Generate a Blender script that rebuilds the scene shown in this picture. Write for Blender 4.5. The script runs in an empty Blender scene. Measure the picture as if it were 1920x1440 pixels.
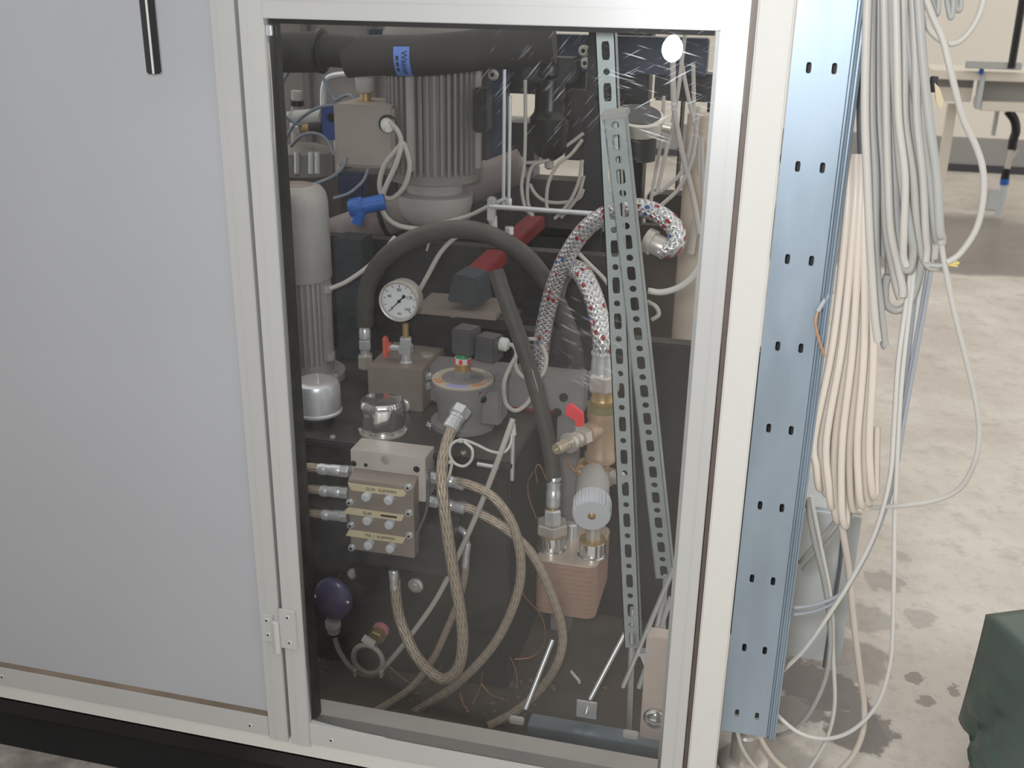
import bpy, bmesh, math, random
from mathutils import Vector, Matrix, Euler

random.seed(7)
scene = bpy.context.scene
COL = scene.collection

# ------------------------------------------------------------------ camera
CAM = Vector((0.0, -1.4, 1.45))
EUL = Euler((1.2034962, -0.0153143, 0.2454906), 'XYZ')
FPX = 1992.8
cam_data = bpy.data.cameras.new('camera')
cam_data.sensor_width = 36.0
cam_data.lens = 36.0 * FPX / 1920.0
cam_data.clip_start = 0.02
cam_data.clip_end = 100
cam_data.dof.use_dof = True
cam_data.dof.focus_distance = 1.75
cam_data.dof.aperture_fstop = 8.0
cam = bpy.data.objects.new('camera', cam_data)
cam.location = CAM
cam.rotation_euler = EUL
COL.objects.link(cam)
scene.camera = cam

# ------------------------------------------------------------------ world, flash, exposure
world = bpy.data.worlds.new('hall_daylight')
scene.world = world
world.use_nodes = True
bg = world.node_tree.nodes['Background']
bg.inputs['Color'].default_value = (1.0, 0.98, 0.95, 1)
bg.inputs['Strength'].default_value = 0.86

flash_data = bpy.data.lights.new('camera_flash', 'POINT')
flash_data.energy = 52
flash_data.shadow_soft_size = 0.06
flash_data.color = (0.93, 0.96, 1.0)
flash = bpy.data.objects.new('camera_flash', flash_data)
flash.location = (-0.06, -1.40, 1.50)
COL.objects.link(flash)

vs = scene.view_settings
vs.view_transform = 'Standard'
vs.look = 'None'
vs.exposure = 0.38
vs.gamma = 1.0
vs.use_curve_mapping = False

# ------------------------------------------------------------------ photo measurements to places
ROT = EUL.to_matrix()


def ray(x, y):
    return ROT @ Vector(((x - 960) / FPX, -(y - 720) / FPX, -1.0))


def P(x, y, Y):
    """point of a photo position on the upright plane at depth Y behind the cabinet front"""
    d = ray(x, y)
    return CAM + d * ((Y - CAM.y) / d.y)


def PZ(x, y, z):
    """point of a photo position on the level plane at height z"""
    d = ray(x, y)
    return CAM + d * ((z - CAM.z) / d.z)


def M(px, p):
    """size in metres of px photo pixels at the place p"""
    return px * -(ROT.transposed() @ (Vector(p) - CAM)).z / FPX


def V(*a):
    return Vector(a)


X3, Y3, Z3 = V(1, 0, 0), V(0, 1, 0), V(0, 0, 1)

# ------------------------------------------------------------------ materials


def lin(c):
    return tuple((v / 12.92 if v <= 0.04045 else ((v + 0.055) / 1.055) ** 2.4) for v in (k / 255 for k in c))


MATS = {}


def mat(name, rgb, rough=0.5, metal=0.0, var=0.12, scale=30.0, bump=0.0, bscale=None, dust=0.0, coat=0.0,
        stretch=None, rvar=0.0, dustcol=(150, 140, 128)):
    if name in MATS:
        return MATS[name]
    m = bpy.data.materials.new(name)
    m.use_nodes = True
    nt = m.node_tree
    N, L = nt.nodes, nt.links
    b = N['Principled BSDF']
    c = lin(rgb)
    tc = N.new('ShaderNodeTexCoord')
    mp = N.new('ShaderNodeMapping')
    if stretch:
        mp.inputs['Scale'].default_value = stretch
    L.new(tc.outputs['Object'], mp.inputs['Vector'])
    nz = N.new('ShaderNodeTexNoise')
    nz.inputs['Scale'].default_value = scale
    nz.inputs['Detail'].default_value = 5
    L.new(mp.outputs['Vector'], nz.inputs['Vector'])
    mx = N.new('ShaderNodeMix')
    mx.data_type = 'RGBA'
    mx.inputs['A'].default_value = (*[max(0, v * (1 - var)) for v in c], 1)
    mx.inputs['B'].default_value = (*[min(1, v * (1 + var)) for v in c], 1)
    L.new(nz.outputs['Fac'], mx.inputs['Factor'])
    out = mx.outputs['Result']
    if dust > 0:
        ge = N.new('ShaderNodeNewGeometry')
        sp = N.new('ShaderNodeSeparateXYZ')
        L.new(ge.outputs['Normal'], sp.inputs[0])
        mr = N.new('ShaderNodeMapRange')
        mr.inputs['From Min'].default_value = 0.35
        mr.inputs['From Max'].default_value = 0.95
        mr.inputs['To Max'].default_value = dust
        L.new(sp.outputs['Z'], mr.inputs['Value'])
        n2 = N.new('ShaderNodeTexNoise')
        n2.inputs['Scale'].default_value = 22
        n2.inputs['Detail'].default_value = 6
        L.new(tc.outputs['Object'], n2.inputs['Vector'])
        mu = N.new('ShaderNodeMath')
        mu.operation = 'MULTIPLY'
        L.new(mr.outputs['Result'], mu.inputs[0])
        L.new(n2.outputs['Fac'], mu.inputs[1])
        m2 = N.new('ShaderNodeMix')
        m2.data_type = 'RGBA'
        L.new(mu.outputs[0], m2.inputs['Factor'])
        L.new(out, m2.inputs['A'])
        m2.inputs['B'].default_value = (*lin(dustcol), 1)
        out = m2.outputs['Result']
    L.new(out, b.inputs['Base Color'])
    b.inputs['Metallic'].default_value = metal
    b.inputs['Roughness'].default_value = rough
    if rvar:
        mr = N.new('ShaderNodeMapRange')
        mr.inputs['To Min'].default_value = max(0.02, rough - rvar)
        mr.inputs['To Max'].default_value = min(1, rough + rvar)
        L.new(nz.outputs['Fac'], mr.inputs['Value'])
        L.new(mr.outputs['Result'], b.inputs['Roughness'])
    if coat:
        b.inputs['Coat Weight'].default_value = coat
    if bump:
        bp = N.new('ShaderNodeBump')
        bp.inputs['Strength'].default_value = bump
        bp.inputs['Distance'].default_value = 0.002
        if bscale:
            n3 = N.new('ShaderNodeTexNoise')
            n3.inputs['Scale'].default_value = bscale
            L.new(mp.outputs['Vector'], n3.inputs['Vector'])
            L.new(n3.outputs['Fac'], bp.inputs['Height'])
        else:
            L.new(nz.outputs['Fac'], bp.inputs['Height'])
        L.new(bp.outputs['Normal'], b.inputs['Normal'])
    MATS[name] = m
    return m


def hose_mat(name, rgb, metal, rough, flecks=False, turns=10.0, pitch=0.006):
    """woven hose cover: braid relief on the tube's own around/along coordinates"""
    m = bpy.data.materials.new(name)
    m.use_nodes = True
    nt = m.node_tree
    N, L = nt.nodes, nt.links
    b = N['Principled BSDF']
    uv = N.new('ShaderNodeUVMap')
    uv.uv_map = 'UVMap'
    sp = N.new('ShaderNodeSeparateXYZ')
    L.new(uv.outputs['UV'], sp.inputs[0])

    def math_(op, a, b_=None, v=None):
        n = N.new('ShaderNodeMath')
        n.operation = op
        L.new(a, n.inputs[0])
        if b_ is not None:
            L.new(b_, n.inputs[1])
        if v is not None:
            n.inputs[1].default_value = v
        return n.outputs[0]
    u = math_('MULTIPLY', sp.outputs['X'], v=2 * math.pi * turns)
    w = math_('MULTIPLY', sp.outputs['Y'], v=2 * math.pi / pitch)
    s1 = math_('SINE', math_('ADD', u, w))
    s2 = math_('SINE', math_('SUBTRACT', u, w))
    h = math_('MAXIMUM', s1, s2)
    bp = N.new('ShaderNodeBump')
    bp.inputs['Strength'].default_value = 0.7
    bp.inputs['Distance'].default_value = 0.0012
    L.new(h, bp.inputs['Height'])
    L.new(bp.outputs['Normal'], b.inputs['Normal'])
    c = lin(rgb)
    mx = N.new('ShaderNodeMix')
    mx.data_type = 'RGBA'
    mx.inputs['A'].default_value = (*[v * 0.6 for v in c], 1)
    mx.inputs['B'].default_value = (*c, 1)
    L.new(math_('MULTIPLY', math_('ADD', h, v=1.0), v=0.5), mx.inputs['Factor'])
    out = mx.outputs['Result']
    mtl = None
    if flecks:
        cb = N.new('ShaderNodeCombineXYZ')
        L.new(math_('MULTIPLY', sp.outputs['X'], v=9.0), cb.inputs[0])
        L.new(math_('MULTIPLY', sp.outputs['Y'], v=70.0), cb.inputs[1])
        vo = N.new('ShaderNodeTexVoronoi')
        vo.inputs['Scale'].default_value = 1.0
        vo.inputs['Randomness'].default_value = 0.35
        L.new(cb.outputs[0], vo.inputs['Vector'])
        sc = N.new('ShaderNodeSeparateColor')
        L.new(vo.outputs['Color'], sc.inputs[0])
        near = math_('LESS_THAN', vo.outputs['Distance'], v=0.34)
        red = math_('MULTIPLY', math_('GREATER_THAN', sc.outputs[0], v=0.72), near)
        blu = math_('MULTIPLY', math_('GREATER_THAN', sc.outputs[1], v=0.9), near)
        for fac, colr in ((red, (150, 22, 34)), (blu, (40, 90, 150))):
            m2 = N.new('ShaderNodeMix')
            m2.data_type = 'RGBA'
            L.new(fac, m2.inputs['Factor'])
            L.new(out, m2.inputs['A'])
            m2.inputs['B'].default_value = (*lin(colr), 1)
            out = m2.outputs['Result']
        any_ = math_('MAXIMUM', red, blu)
        mr = N.new('ShaderNodeMapRange')
        mr.inputs['To Min'].default_value = metal
        mr.inputs['To Max'].default_value = 0.0
        L.new(any_, mr.inputs['Value'])
        mtl = mr.outputs['Result']
    L.new(out, b.inputs['Base Color'])
    if mtl:
        L.new(mtl, b.inputs['Metallic'])
    else:
        b.inputs['Metallic'].default_value = metal
    b.inputs['Roughness'].default_value = rough
    MATS[name] = m
    return m


ALU = mat('anodised_aluminium', (184, 184, 182), 0.42, 0.25, 0.05, 8, stretch=(1, 1, 0.05), rvar=0.06)
CREAM = mat('cream_powder_coat', (198, 197, 191), 0.5, 0, 0.03, 60, bump=0.03, bscale=900)
PANEL = mat('grey_door_panel', (162, 164, 168), 0.38, 0, 0.05, 4, rvar=0.05)
BLACKP = mat('black_plastic', (16, 15, 17), 0.35, 0, 0.2, 40)
RUBBER = mat('black_rubber', (22, 22, 22), 0.6, 0, 0.3, 60, dust=0.3)
GALV = mat('galvanised_steel', (146, 160, 172), 0.46, 0.6, 0.3, 14, stretch=(1.5, 1.5, 0.35), rvar=0.12, bump=0.03, bscale=500)
ZINC = mat('zinc_plated_steel', (206, 208, 210), 0.3, 0.55, 0.1, 40, rvar=0.08)
STRUT = mat('zinc_strut', (164, 172, 173), 0.45, 0.4, 0.12, 25, rvar=0.1, dust=0.25)
STEEL = mat('machined_steel', (196, 190, 182), 0.36, 0.5, 0.15, 35, rvar=0.1)
ALUBLOCK = mat('machined_aluminium_block', (206, 198, 190), 0.42, 0.3, 0.12, 30, rvar=0.1, dust=0.35)
DARKBLOCK = mat('dull_steel_plate', (142, 130, 122), 0.5, 0.2, 0.15, 25, dust=0.3)
CHROME = mat('chrome', (214, 214, 216), 0.12, 0.9, 0.05, 30, dust=1.1, dustcol=(190, 184, 176))
CAN = mat('brushed_can', (206, 208, 212), 0.32, 0.55, 0.08, 30, stretch=(1, 1, 6), dust=0.55, dustcol=(196, 182, 172))
BRASS = mat('brass', (172, 144, 98), 0.38, 0.5, 0.2, 40, rvar=0.1)
BRONZE = mat('bronze_casting', (176, 150, 126), 0.42, 0.35, 0.2, 60, bump=0.08, bscale=300, dust=0.2)
COPPER = mat('copper_braze', (164, 134, 118), 0.45, 0.25, 0.16, 60, rvar=0.1)
HEPLATE = mat('heat_exchanger_cover', (196, 180, 164), 0.4, 0.3, 0.12, 50)
MOTORG = mat('grey_motor_paint', (160, 158, 155), 0.42, 0, 0.1, 30, dust=0.5, dustcol=(150, 138, 124))
MOTORD = mat('dusty_motor_paint', (122, 119, 115), 0.55, 0, 0.14, 20, dust=0.5)
TERMBOX = mat('terminal_box_paint', (150, 142, 133), 0.55, 0, 0.12, 16, dust=0.35)
TANKB = mat('black_tank_paint', (40, 40, 45), 0.32, 0, 0.3, 18, dust=0.28, rvar=0.1)
TANKF = mat('black_steel_paint', (34, 33, 35), 0.45, 0, 0.35, 12, dust=0.25)
PAN = mat('dirty_base_pan', (62, 57, 53), 0.7, 0, 0.6, 14, bump=0.2, dust=0.35, dustcol=(120, 104, 92))
DBLUE = mat('dark_blue_frame_paint', (34, 48, 68), 0.4, 0, 0.15, 20)
GREYBAR = mat('grey_frame_paint', (134, 131, 132), 0.45, 0, 0.12, 20, dust=0.2)
PINKPIPE = mat('dusty_grey_pipe', (132, 120, 118), 0.6, 0, 0.15, 20)
REDP = mat('dark_red_paint', (128, 26, 32), 0.5, 0, 0.25, 20)
REDHANDLE = mat('red_plastic', (226, 52, 64), 0.42, 0, 0.06, 30)
SALMON = mat('faded_red_plastic', (206, 96, 84), 0.5, 0, 0.1, 30)
BLUEP = mat('blue_plastic', (44, 66, 124), 0.4, 0, 0.15, 30)
BLUEB = mat('bright_blue_plastic', (34, 92, 170), 0.35, 0, 0.15, 30)
BLUELABEL = mat('blue_label', (96, 128, 205), 0.5, 0, 0.12, 60)
INK = mat('ink', (30, 34, 40), 0.7, 0, 0.1, 60)
PURPLE = mat('violet_sensor_cap', (78, 72, 112), 0.3, 0, 0.1, 30)
GREYPL = mat('grey_plastic', (194, 196, 202), 0.45, 0, 0.04, 40)
GREYPL2 = mat('dull_grey_plastic', (164, 161, 158), 0.5, 0, 0.08, 40)
WHITEP = mat('white_plastic', (206, 206, 200), 0.45, 0, 0.05, 40)
DIALW = mat('gauge_dial', (214, 216, 218), 0.5, 0, 0.02, 40)
TAPE = mat('masking_tape', (208, 194, 160), 0.75, 0, 0.12, 40)
PINKCAP = mat('pink_ring', (216, 140, 140), 0.5, 0, 0.1, 40)
CABGREY = mat('grey_cable', (186, 183, 176), 0.45, 0, 0.06, 14)
CABGREYD = mat('darker_grey_cable', (164, 164, 160), 0.45, 0, 0.07, 14)
CABBEIGE = mat('beige_cable', (206, 196, 184), 0.42, 0, 0.06, 14)
CABBLUE = mat('blue_grey_cable', (158, 162, 168), 0.42, 0, 0.06, 14)
CABWHITE = mat('white_cable', (204, 202, 196), 0.42, 0, 0.05, 14)
CABIN = mat('dusty_grey_cable', (176, 170, 164), 0.5, 0, 0.1, 20)
CABDARK = mat('dark_grey_cable', (92, 92, 96), 0.5, 0, 0.1, 20)
CABAIR = mat('blue_grey_air_line', (104, 112, 124), 0.35, 0, 0.1, 20)
COPPERW = mat('copper_wire', (168, 120, 84), 0.4, 0.6, 0.15, 60)
BROWNW = mat('brown_wire', (172, 134, 104), 0.4, 0, 0.08, 60)
YELLOWW = mat('yellow_wire', (214, 196, 120), 0.4, 0, 0.08, 60)
WHITEFRAME = mat('white_frame_paint', (222, 214, 200), 0.5, 0, 0.04, 20)
BOXGREY = mat('grey_enclosure_paint', (186, 190, 190), 0.45, 0, 0.03, 20)
GREYPIPE = mat('pale_pipe', (186, 172, 158), 0.5, 0, 0.1, 20)
PALEPLATE = mat('pale_steel_plate', (206, 190, 180), 0.5, 0.1, 0.06, 30)
WOOD = mat('raw_wood', (150, 112, 82), 0.7, 0, 0.25, 14, stretch=(1, 1, 0.15))
ORANGEP = mat('label_orange', (196, 142, 96), 0.6, 0, 0.1, 40)
LILAC = mat('label_lilac', (156, 156, 204), 0.6, 0, 0.08, 40)
LABELW = mat('label_paper', (186, 172, 158), 0.6, 0, 0.1, 40)
GREENP = mat('green_plastic', (46, 132, 88), 0.4, 0, 0.1, 40)
TARP = mat('green_tarpaulin', (86, 101, 94), 0.42, 0, 0.12, 9, bump=0.25, bscale=60)
DUSTC = mat('dry_dirt', (116, 102, 92), 0.9, 0, 0.35, 60)
BRAID = hose_mat('brown_braided_cover', (184, 168, 150), 0.35, 0.4, turns=9, pitch=0.034)
INOX = hose_mat('steel_braid_with_flecks', (222, 222, 224), 0.82, 0.3, True, turns=8, pitch=0.011)
RUBHOSE = mat('dusty_rubber_hose', (66, 62, 60), 0.6, 0, 0.3, 40, dust=0.3)
FOAM = mat('black_foam_insulation', (38, 37, 38), 0.7, 0, 0.35, 30, bump=0.15)

# ------------------------------------------------------------------ mesh building
WLOC = {}


class MB:
    def __init__(s):
        s.v, s.f, s.uv = [], [], []

    def add(s, verts, faces, uvs=None):
        o = len(s.v)
        s.v += [Vector(p) for p in verts]
        for i, f in enumerate(faces):
            s.f.append([k + o for k in f])
            s.uv.append(uvs[i] if uvs else None)
        return s

    def box(s, c, size, Mx=None):
        h = Vector(size) / 2
        vs_ = []
        for dx in (-1, 1):
            for dy in (-1, 1):
                for dz in (-1, 1):
                    p = V(dx * h.x, dy * h.y, dz * h.z)
                    vs_.append(Vector(c) + (Mx @ p if Mx else p))
        return s.add(vs_, [(0, 1, 3, 2), (4, 6, 7, 5), (0, 4, 5, 1), (2, 3, 7, 6), (0, 2, 6, 4), (1, 5, 7, 3)])

    def bx(s, x0, x1, y0, y1, z0, z1):
        return s.box(((x0 + x1) / 2, (y0 + y1) / 2, (z0 + z1) / 2), (abs(x1 - x0), abs(y1 - y0), abs(z1 - z0)))

    def lathe(s, o, ax, prof, n=24, lobes=None, cap=True):
        """prof: list of (height, radius) along the axis ax from o"""
        o, ax = Vector(o), Vector(ax).normalized()
        a = ax.orthogonal().normalized()
        b = ax.cross(a)
        vs_, fs = [], []
        for h, r in prof:
            for i in range(n):
                t = 2 * math.pi * i / n
                rr = r * (lobes(t) if lobes else 1)
                vs_.append(o + ax * h + (a * math.cos(t) + b * math.sin(t)) * rr)
        for k in range(len(prof) - 1):
            for i in range(n):
                j = (i + 1) % n
                fs.append((k * n + i, k * n + j, (k + 1) * n + j, (k + 1) * n + i))
        if cap:
            if prof[0][1] > 1e-6:
                fs.append(tuple(range(n - 1, -1, -1)))
            if prof[-1][1] > 1e-6:
                fs.append(tuple(range((len(prof) - 1) * n, len(prof) * n)))
        return s.add(vs_, fs)

    def cyl(s, p0, p1, r, r1=None, n=18):
        p0, p1 = Vector(p0), Vector(p1)
        return s.lathe(p0, p1 - p0, [(0, r), ((p1 - p0).length, r if r1 is None else r1)], n)

    def gear(s, o, ax, rin, rout, n, h0, h1, duty=0.45):
        o, ax = Vector(o), Vector(ax).normalized()
        a = ax.orthogonal().normalized()
        b = ax.cross(a)
        ring = []
        for i in range(n):
            for fr, r in ((0, rin), (1 - duty, rin), (1 - duty, rout), (1, rout)):
                t = 2 * math.pi * (i + fr) / n
                ring.append((a * math.cos(t) + b * math.sin(t)) * r)
        k = len(ring)
        vs_ = [o + ax * h0 + p for p in ring] + [o + ax * h1 + p for p in ring] + [o + ax * h0, o + ax * h1]
        fs = []
        for i in range(k):
            j = (i + 1) % k
            fs += [(i, j, k + j, k + i), (j, i, 2 * k), (k + i, k + j, 2 * k + 1)]
        return s.add(vs_, fs)

    def tube(s, pts, r, n=10, sub=6, r_end=None, close=False):
        pts = [Vector(p) for p in pts]
        path = smooth(pts, sub, close)
        m = len(path)
        tang = []
        for i in range(m):
            if close:
                t = path[(i + 1) % m] - path[i - 1]
            else:
                t = path[min(i + 1, m - 1)] - path[max(i - 1, 0)]
            tang.append(t.normalized())
        nrm = tang[0].orthogonal().normalized()
        vs_, L = [], [0]
        for i in range(m):
            if i:
                nrm = (nrm - tang[i] * nrm.dot(tang[i])).normalized()
                L.append(L[-1] + (path[i] - path[i - 1]).length)
            bi = tang[i].cross(nrm)
            rr = r if r_end is None else r + (r_end - r) * i / (m - 1)
            for k in range(n):
                t = 2 * math.pi * k / n
                vs_.append(path[i] + (nrm * math.cos(t) + bi * math.sin(t)) * rr)
        fs, uvs = [], []
        last = m if close else m - 1
        for i in range(last):
            i2 = (i + 1) % m
            l2 = L[i2] if i2 else L[-1] + (path[0] - path[-1]).length
            for k in range(n):
                k2 = (k + 1) % n
                fs.append((i * n + k, i * n + k2, i2 * n + k2, i2 * n + k))
                uvs.append(((k / n, L[i]), ((k + 1) / n, L[i]), ((k + 1) / n, l2), (k / n, l2)))
        if not close:
            fs.append(tuple(range(n - 1, -1, -1)))
            fs.append(tuple(range((m - 1) * n, m * n)))
            uvs += [None, None]
        return s.add(vs_, fs, uvs)

    def prism(s, poly, d):
        """polygon (list of points) pushed along vector d"""
        n = len(poly)
        vs_ = [Vector(p) for p in poly] + [Vector(p) + Vector(d) for p in poly]
        fs = [tuple(range(n - 1, -1, -1)), tuple(range(n, 2 * n))]
        fs += [(i, (i + 1) % n, n + (i + 1) % n, n + i) for i in range(n)]
        return s.add(vs_, fs)

    def sphere(s, c, r, n=14, sc=(1, 1, 1)):
        prof = []
        vs_, fs = [], []
        m = n // 2
        for i in range(1, m):
            t = math.pi * i / m
            for k in range(n):
                p = 2 * math.pi * k / n
                vs_.append(Vector(c) + V(math.sin(t) * math.cos(p) * sc[0], math.sin(t) * math.sin(p) * sc[1], math.cos(t) * sc[2]) * r)
        top, bot = len(vs_), len(vs_) + 1
        vs_ += [Vector(c) + V(0, 0, r * sc[2]), Vector(c) - V(0, 0, r * sc[2])]
        for i in range(m - 2):
            for k in range(n):
                k2 = (k + 1) % n
                fs.append((i * n + k, (i + 1) * n + k, (i + 1) * n + k2, i * n + k2))
        for k in range(n):
            k2 = (k + 1) % n
            fs.append((top, k, k2))
            fs.append((bot, (m - 2) * n + k2, (m - 2) * n + k))
        return s.add(vs_, fs)

    def perf(s, o, U, W, cells, t):
        """flat plate with holes. o origin, U across, W along, cells: (u0,u1,w0,w1,shape,hu,hw)"""
        o, U, W = Vector(o), Vector(U).normalized(), Vector(W).normalized()
        Nn = U.cross(W).normalized()
        for (u0, u1, w0, w1, shape, hu, hw) in cells:
            cu, cw = (u0 + u1) / 2, (w0 + w1) / 2
            au, aw = (u1 - u0) / 2, (w1 - w0) / 2
            if shape is None:
                q = [o + U * u + W * w for u, w in ((u0, w0), (u1, w0), (u1, w1), (u0, w1))]
                s.prism(q, Nn * t)
                continue
            ca = math.atan2(aw, au)
            base = [ca, math.pi - ca, math.pi + ca, 2 * math.pi - ca]
            angs = sorted(set([round(a, 5) for a in base + [2 * math.pi * i / 20 for i in range(20)]]))
            outer, inner = [], []
            for a in angs:
                c_, s_ = math.cos(a), math.sin(a)
                k = min(au / abs(c_) if abs(c_) > 1e-6 else 1e9, aw / abs(s_) if abs(s_) > 1e-6 else 1e9)
                outer.append((cu + c_ * k, cw + s_ * k))
                e = 2.0 if shape == 'round' else (4.5 if shape == 'slot' else 12.0)
                ih = (abs(c_ / hu) ** e + abs(s_ / hw) ** e) ** (-1 / e)
                inner.append((cu + c_ * ih, cw + s_ * ih))
            n = len(angs)
            vs_ = []
            for zz in (0, t):
                vs_ += [o + U * u + W * w + Nn * zz for u, w in outer]
                vs_ += [o + U * u + W * w + Nn * zz for u, w in inner]
            fs = []
            for i in range(n):
                j = (i + 1) % n
                fs.append((i, n + i, n + j, j))
                fs.append((2 * n + i, 2 * n + j, 3 * n + j, 3 * n + i))
                fs.append((n + i, 3 * n + i, 3 * n + j, n + j))
                fs.append((i, j, 2 * n + j, 2 * n + i))
            s.add(vs_, fs)
        return s

    def build(s, name, m, parent=None, label=None, cat=None, group=None, kind=None, smooth_=38, bev=0.0, seg=2):
        me = bpy.data.meshes.new(name)
        off = WLOC.get(parent.name, V(0, 0, 0)) if parent else None
        if parent is None:
            lo = Vector([min(p[i] for p in s.v) for i in range(3)])
            hi = Vector([max(p[i] for p in s.v) for i in range(3)])
            off = V((lo.x + hi.x) / 2, (lo.y + hi.y) / 2, lo.z)
        me.from_pydata([tuple(p - off) for p in s.v], [], s.f)
        if any(u for u in s.uv):
            ul = me.uv_layers.new(name='UVMap')
            for poly, u in zip(me.polygons, s.uv):
                if u:
                    for li, c in zip(poly.loop_indices, u):
                        ul.data[li].uv = c
        bm = bmesh.new()
        bm.from_mesh(me)
        if not any(u for u in s.uv):
            bmesh.ops.recalc_face_normals(bm, faces=bm.faces)
        if bev:
            es = [e for e in bm.edges if len(e.link_faces) == 2 and e.calc_face_angle(0) > 0.6]
            bmesh.ops.bevel(bm, geom=es, offset=bev, segments=seg, affect='EDGES', clamp_overlap=True)
        bm.to_mesh(me)
        bm.free()
        me.update()
        if smooth_:
            me.shade_smooth()
            me.set_sharp_from_angle(angle=math.radians(smooth_))
        me.materials.append(m)
        o = bpy.data.objects.new(name, me)
        COL.objects.link(o)
        if parent:
            o.parent = parent
            WLOC[o.name] = off
        else:
            o.location = off
            WLOC[o.name] = off
        tag(o, label, cat, group, kind)
        return o


def tag(o, label=None, cat=None, group=None, kind=None):
    if label:
        o['label'] = label
    if cat:
        o['category'] = cat
    if group:
        o['group'] = group
    if kind:
        o['kind'] = kind
    return o


def smooth(pts, sub=6, close=False):
    if len(pts) < 3 or sub <= 1:
        return pts
    n = len(pts)
    out = []
    rng = range(n) if close else range(n - 1)
    for i in rng:
        if close:
            p0, p1, p2, p3 = pts[i - 1], pts[i], pts[(i + 1) % n], pts[(i + 2) % n]
        else:
            p0 = pts[i - 1] if i else pts[0] * 2 - pts[1]
            p1, p2 = pts[i], pts[i + 1]
            p3 = pts[i + 2] if i + 2 < n else pts[-1] * 2 - pts[-2]
        for k in range(sub):
            t = k / sub
            out.append(0.5 * ((2 * p1) + (p2 - p0) * t + (2 * p0 - 5 * p1 + 4 * p2 - p3) * t * t + (3 * p1 - p0 - 3 * p2 + p3) * t ** 3))
    if not close:
        out.append(pts[-1])
    return out


def thing(name, label, cat, loc, group=None, kind=None):
    o = bpy.data.objects.new(name, None)
    o.empty_display_size = 0.02
    o.location = loc
    COL.objects.link(o)
    WLOC[o.name] = Vector(loc)
    return tag(o, label, cat, group, kind)


def text(s, size, o, right, up, m, parent, name='lettering', align='CENTER', depth=0.0003):
    cu = bpy.data.curves.new('txt', 'FONT')
    cu.body = s
    cu.size = size
    cu.align_x = align
    cu.align_y = 'CENTER'
    cu.extrude = depth
    ob = bpy.data.objects.new('txt', cu)
    COL.objects.link(ob)
    dg = bpy.context.evaluated_depsgraph_get()
    me = bpy.data.meshes.new_from_object(ob.evaluated_get(dg))
    bpy.data.objects.remove(ob)
    right, up = Vector(right).normalized(), Vector(up).normalized()
    nn = right.cross(up)
    mb = MB()
    mb.add([Vector(o) + right * v.co.x + up * v.co.y + nn * v.co.z for v in me.vertices], [tuple(p.vertices) for p in me.polygons])
    bpy.data.meshes.remove(me)
    return mb.build(name, m, parent, smooth_=None)


def text_cyl(s, size, c, r, up, out, down, m, parent, name='lettering'):
    """print wrapped round a pipe: reads along 'down', letter tops point along 'up' (the pipe axis)"""
    o = text(s, size, V(0, 0, 0), X3, Z3, m, parent, name)
    off = WLOC[parent.name]
    for v in o.data.vertices:
        x, z = v.co.x + off.x, v.co.z + off.z
        y = -(v.co.y + off.y)
        t = x / r
        v.co = Vector(c) + Vector(up) * z + (Vector(out) * math.cos(t) + Vector(down) * math.sin(t)) * (r + y) - off
    return o


def pts(lst, Y=None):
    out = []
    for p in lst:
        out.append(P(p[0], p[1], p[2] if len(p) > 2 else Y))
    return out


def cable(name, lst, r, m, label, cat='cable', group=None, Y=None, n=9, sub=6):
    return MB().tube(pts(lst, Y), r, n, sub).build(name, m, None, label, cat, group, smooth_=60)

# ================================================================== SETTING
# ---- concrete floor with oil stains
fm = bpy.data.materials.new('stained_concrete')
fm.use_nodes = True
N, L = fm.node_tree.nodes, fm.node_tree.links
fb = N['Principled BSDF']
geo = N.new('ShaderNodeNewGeometry')


def fnoise(scale, detail=6, rough=0.55):
    n = N.new('ShaderNodeTexNoise')
    n.inputs['Scale'].default_value = scale
    n.inputs['Detail'].default_value = detail
    n.inputs['Roughness'].default_value = rough
    L.new(geo.outputs['Position'], n.inputs['Vector'])
    return n.outputs['Fac']


def fmath(op, a, b=None, clamp=False):
    n = N.new('ShaderNodeMath')
    n.operation = op
    n.use_clamp = clamp
    for i, q in enumerate((a, b)):
        if q is None:
            continue
        if isinstance(q, (int, float)):
            n.inputs[i].default_value = q
        else:
            L.new(q, n.inputs[i])
    return n.outputs[0]


def frange(v, a, b, c, d):
    n = N.new('ShaderNodeMapRange')
    n.interpolation_type = 'SMOOTHSTEP'
    n.inputs['From Min'].default_value = a
    n.inputs['From Max'].default_value = b
    n.inputs['To Min'].default_value = c
    n.inputs['To Max'].default_value = d
    L.new(v, n.inputs['Value'])
    return n.outputs['Result']


def fmix(fac, a, b):
    n = N.new('ShaderNodeMix')
    n.data_type = 'RGBA'
    L.new(fac, n.inputs['Factor'])
    for k, q in (('A', a), ('B', b)):
        if isinstance(q, tuple):
            n.inputs[k].default_value = (*lin(q), 1)
        else:
            L.new(q, n.inputs[k])
    return n.outputs['Result']


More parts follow.
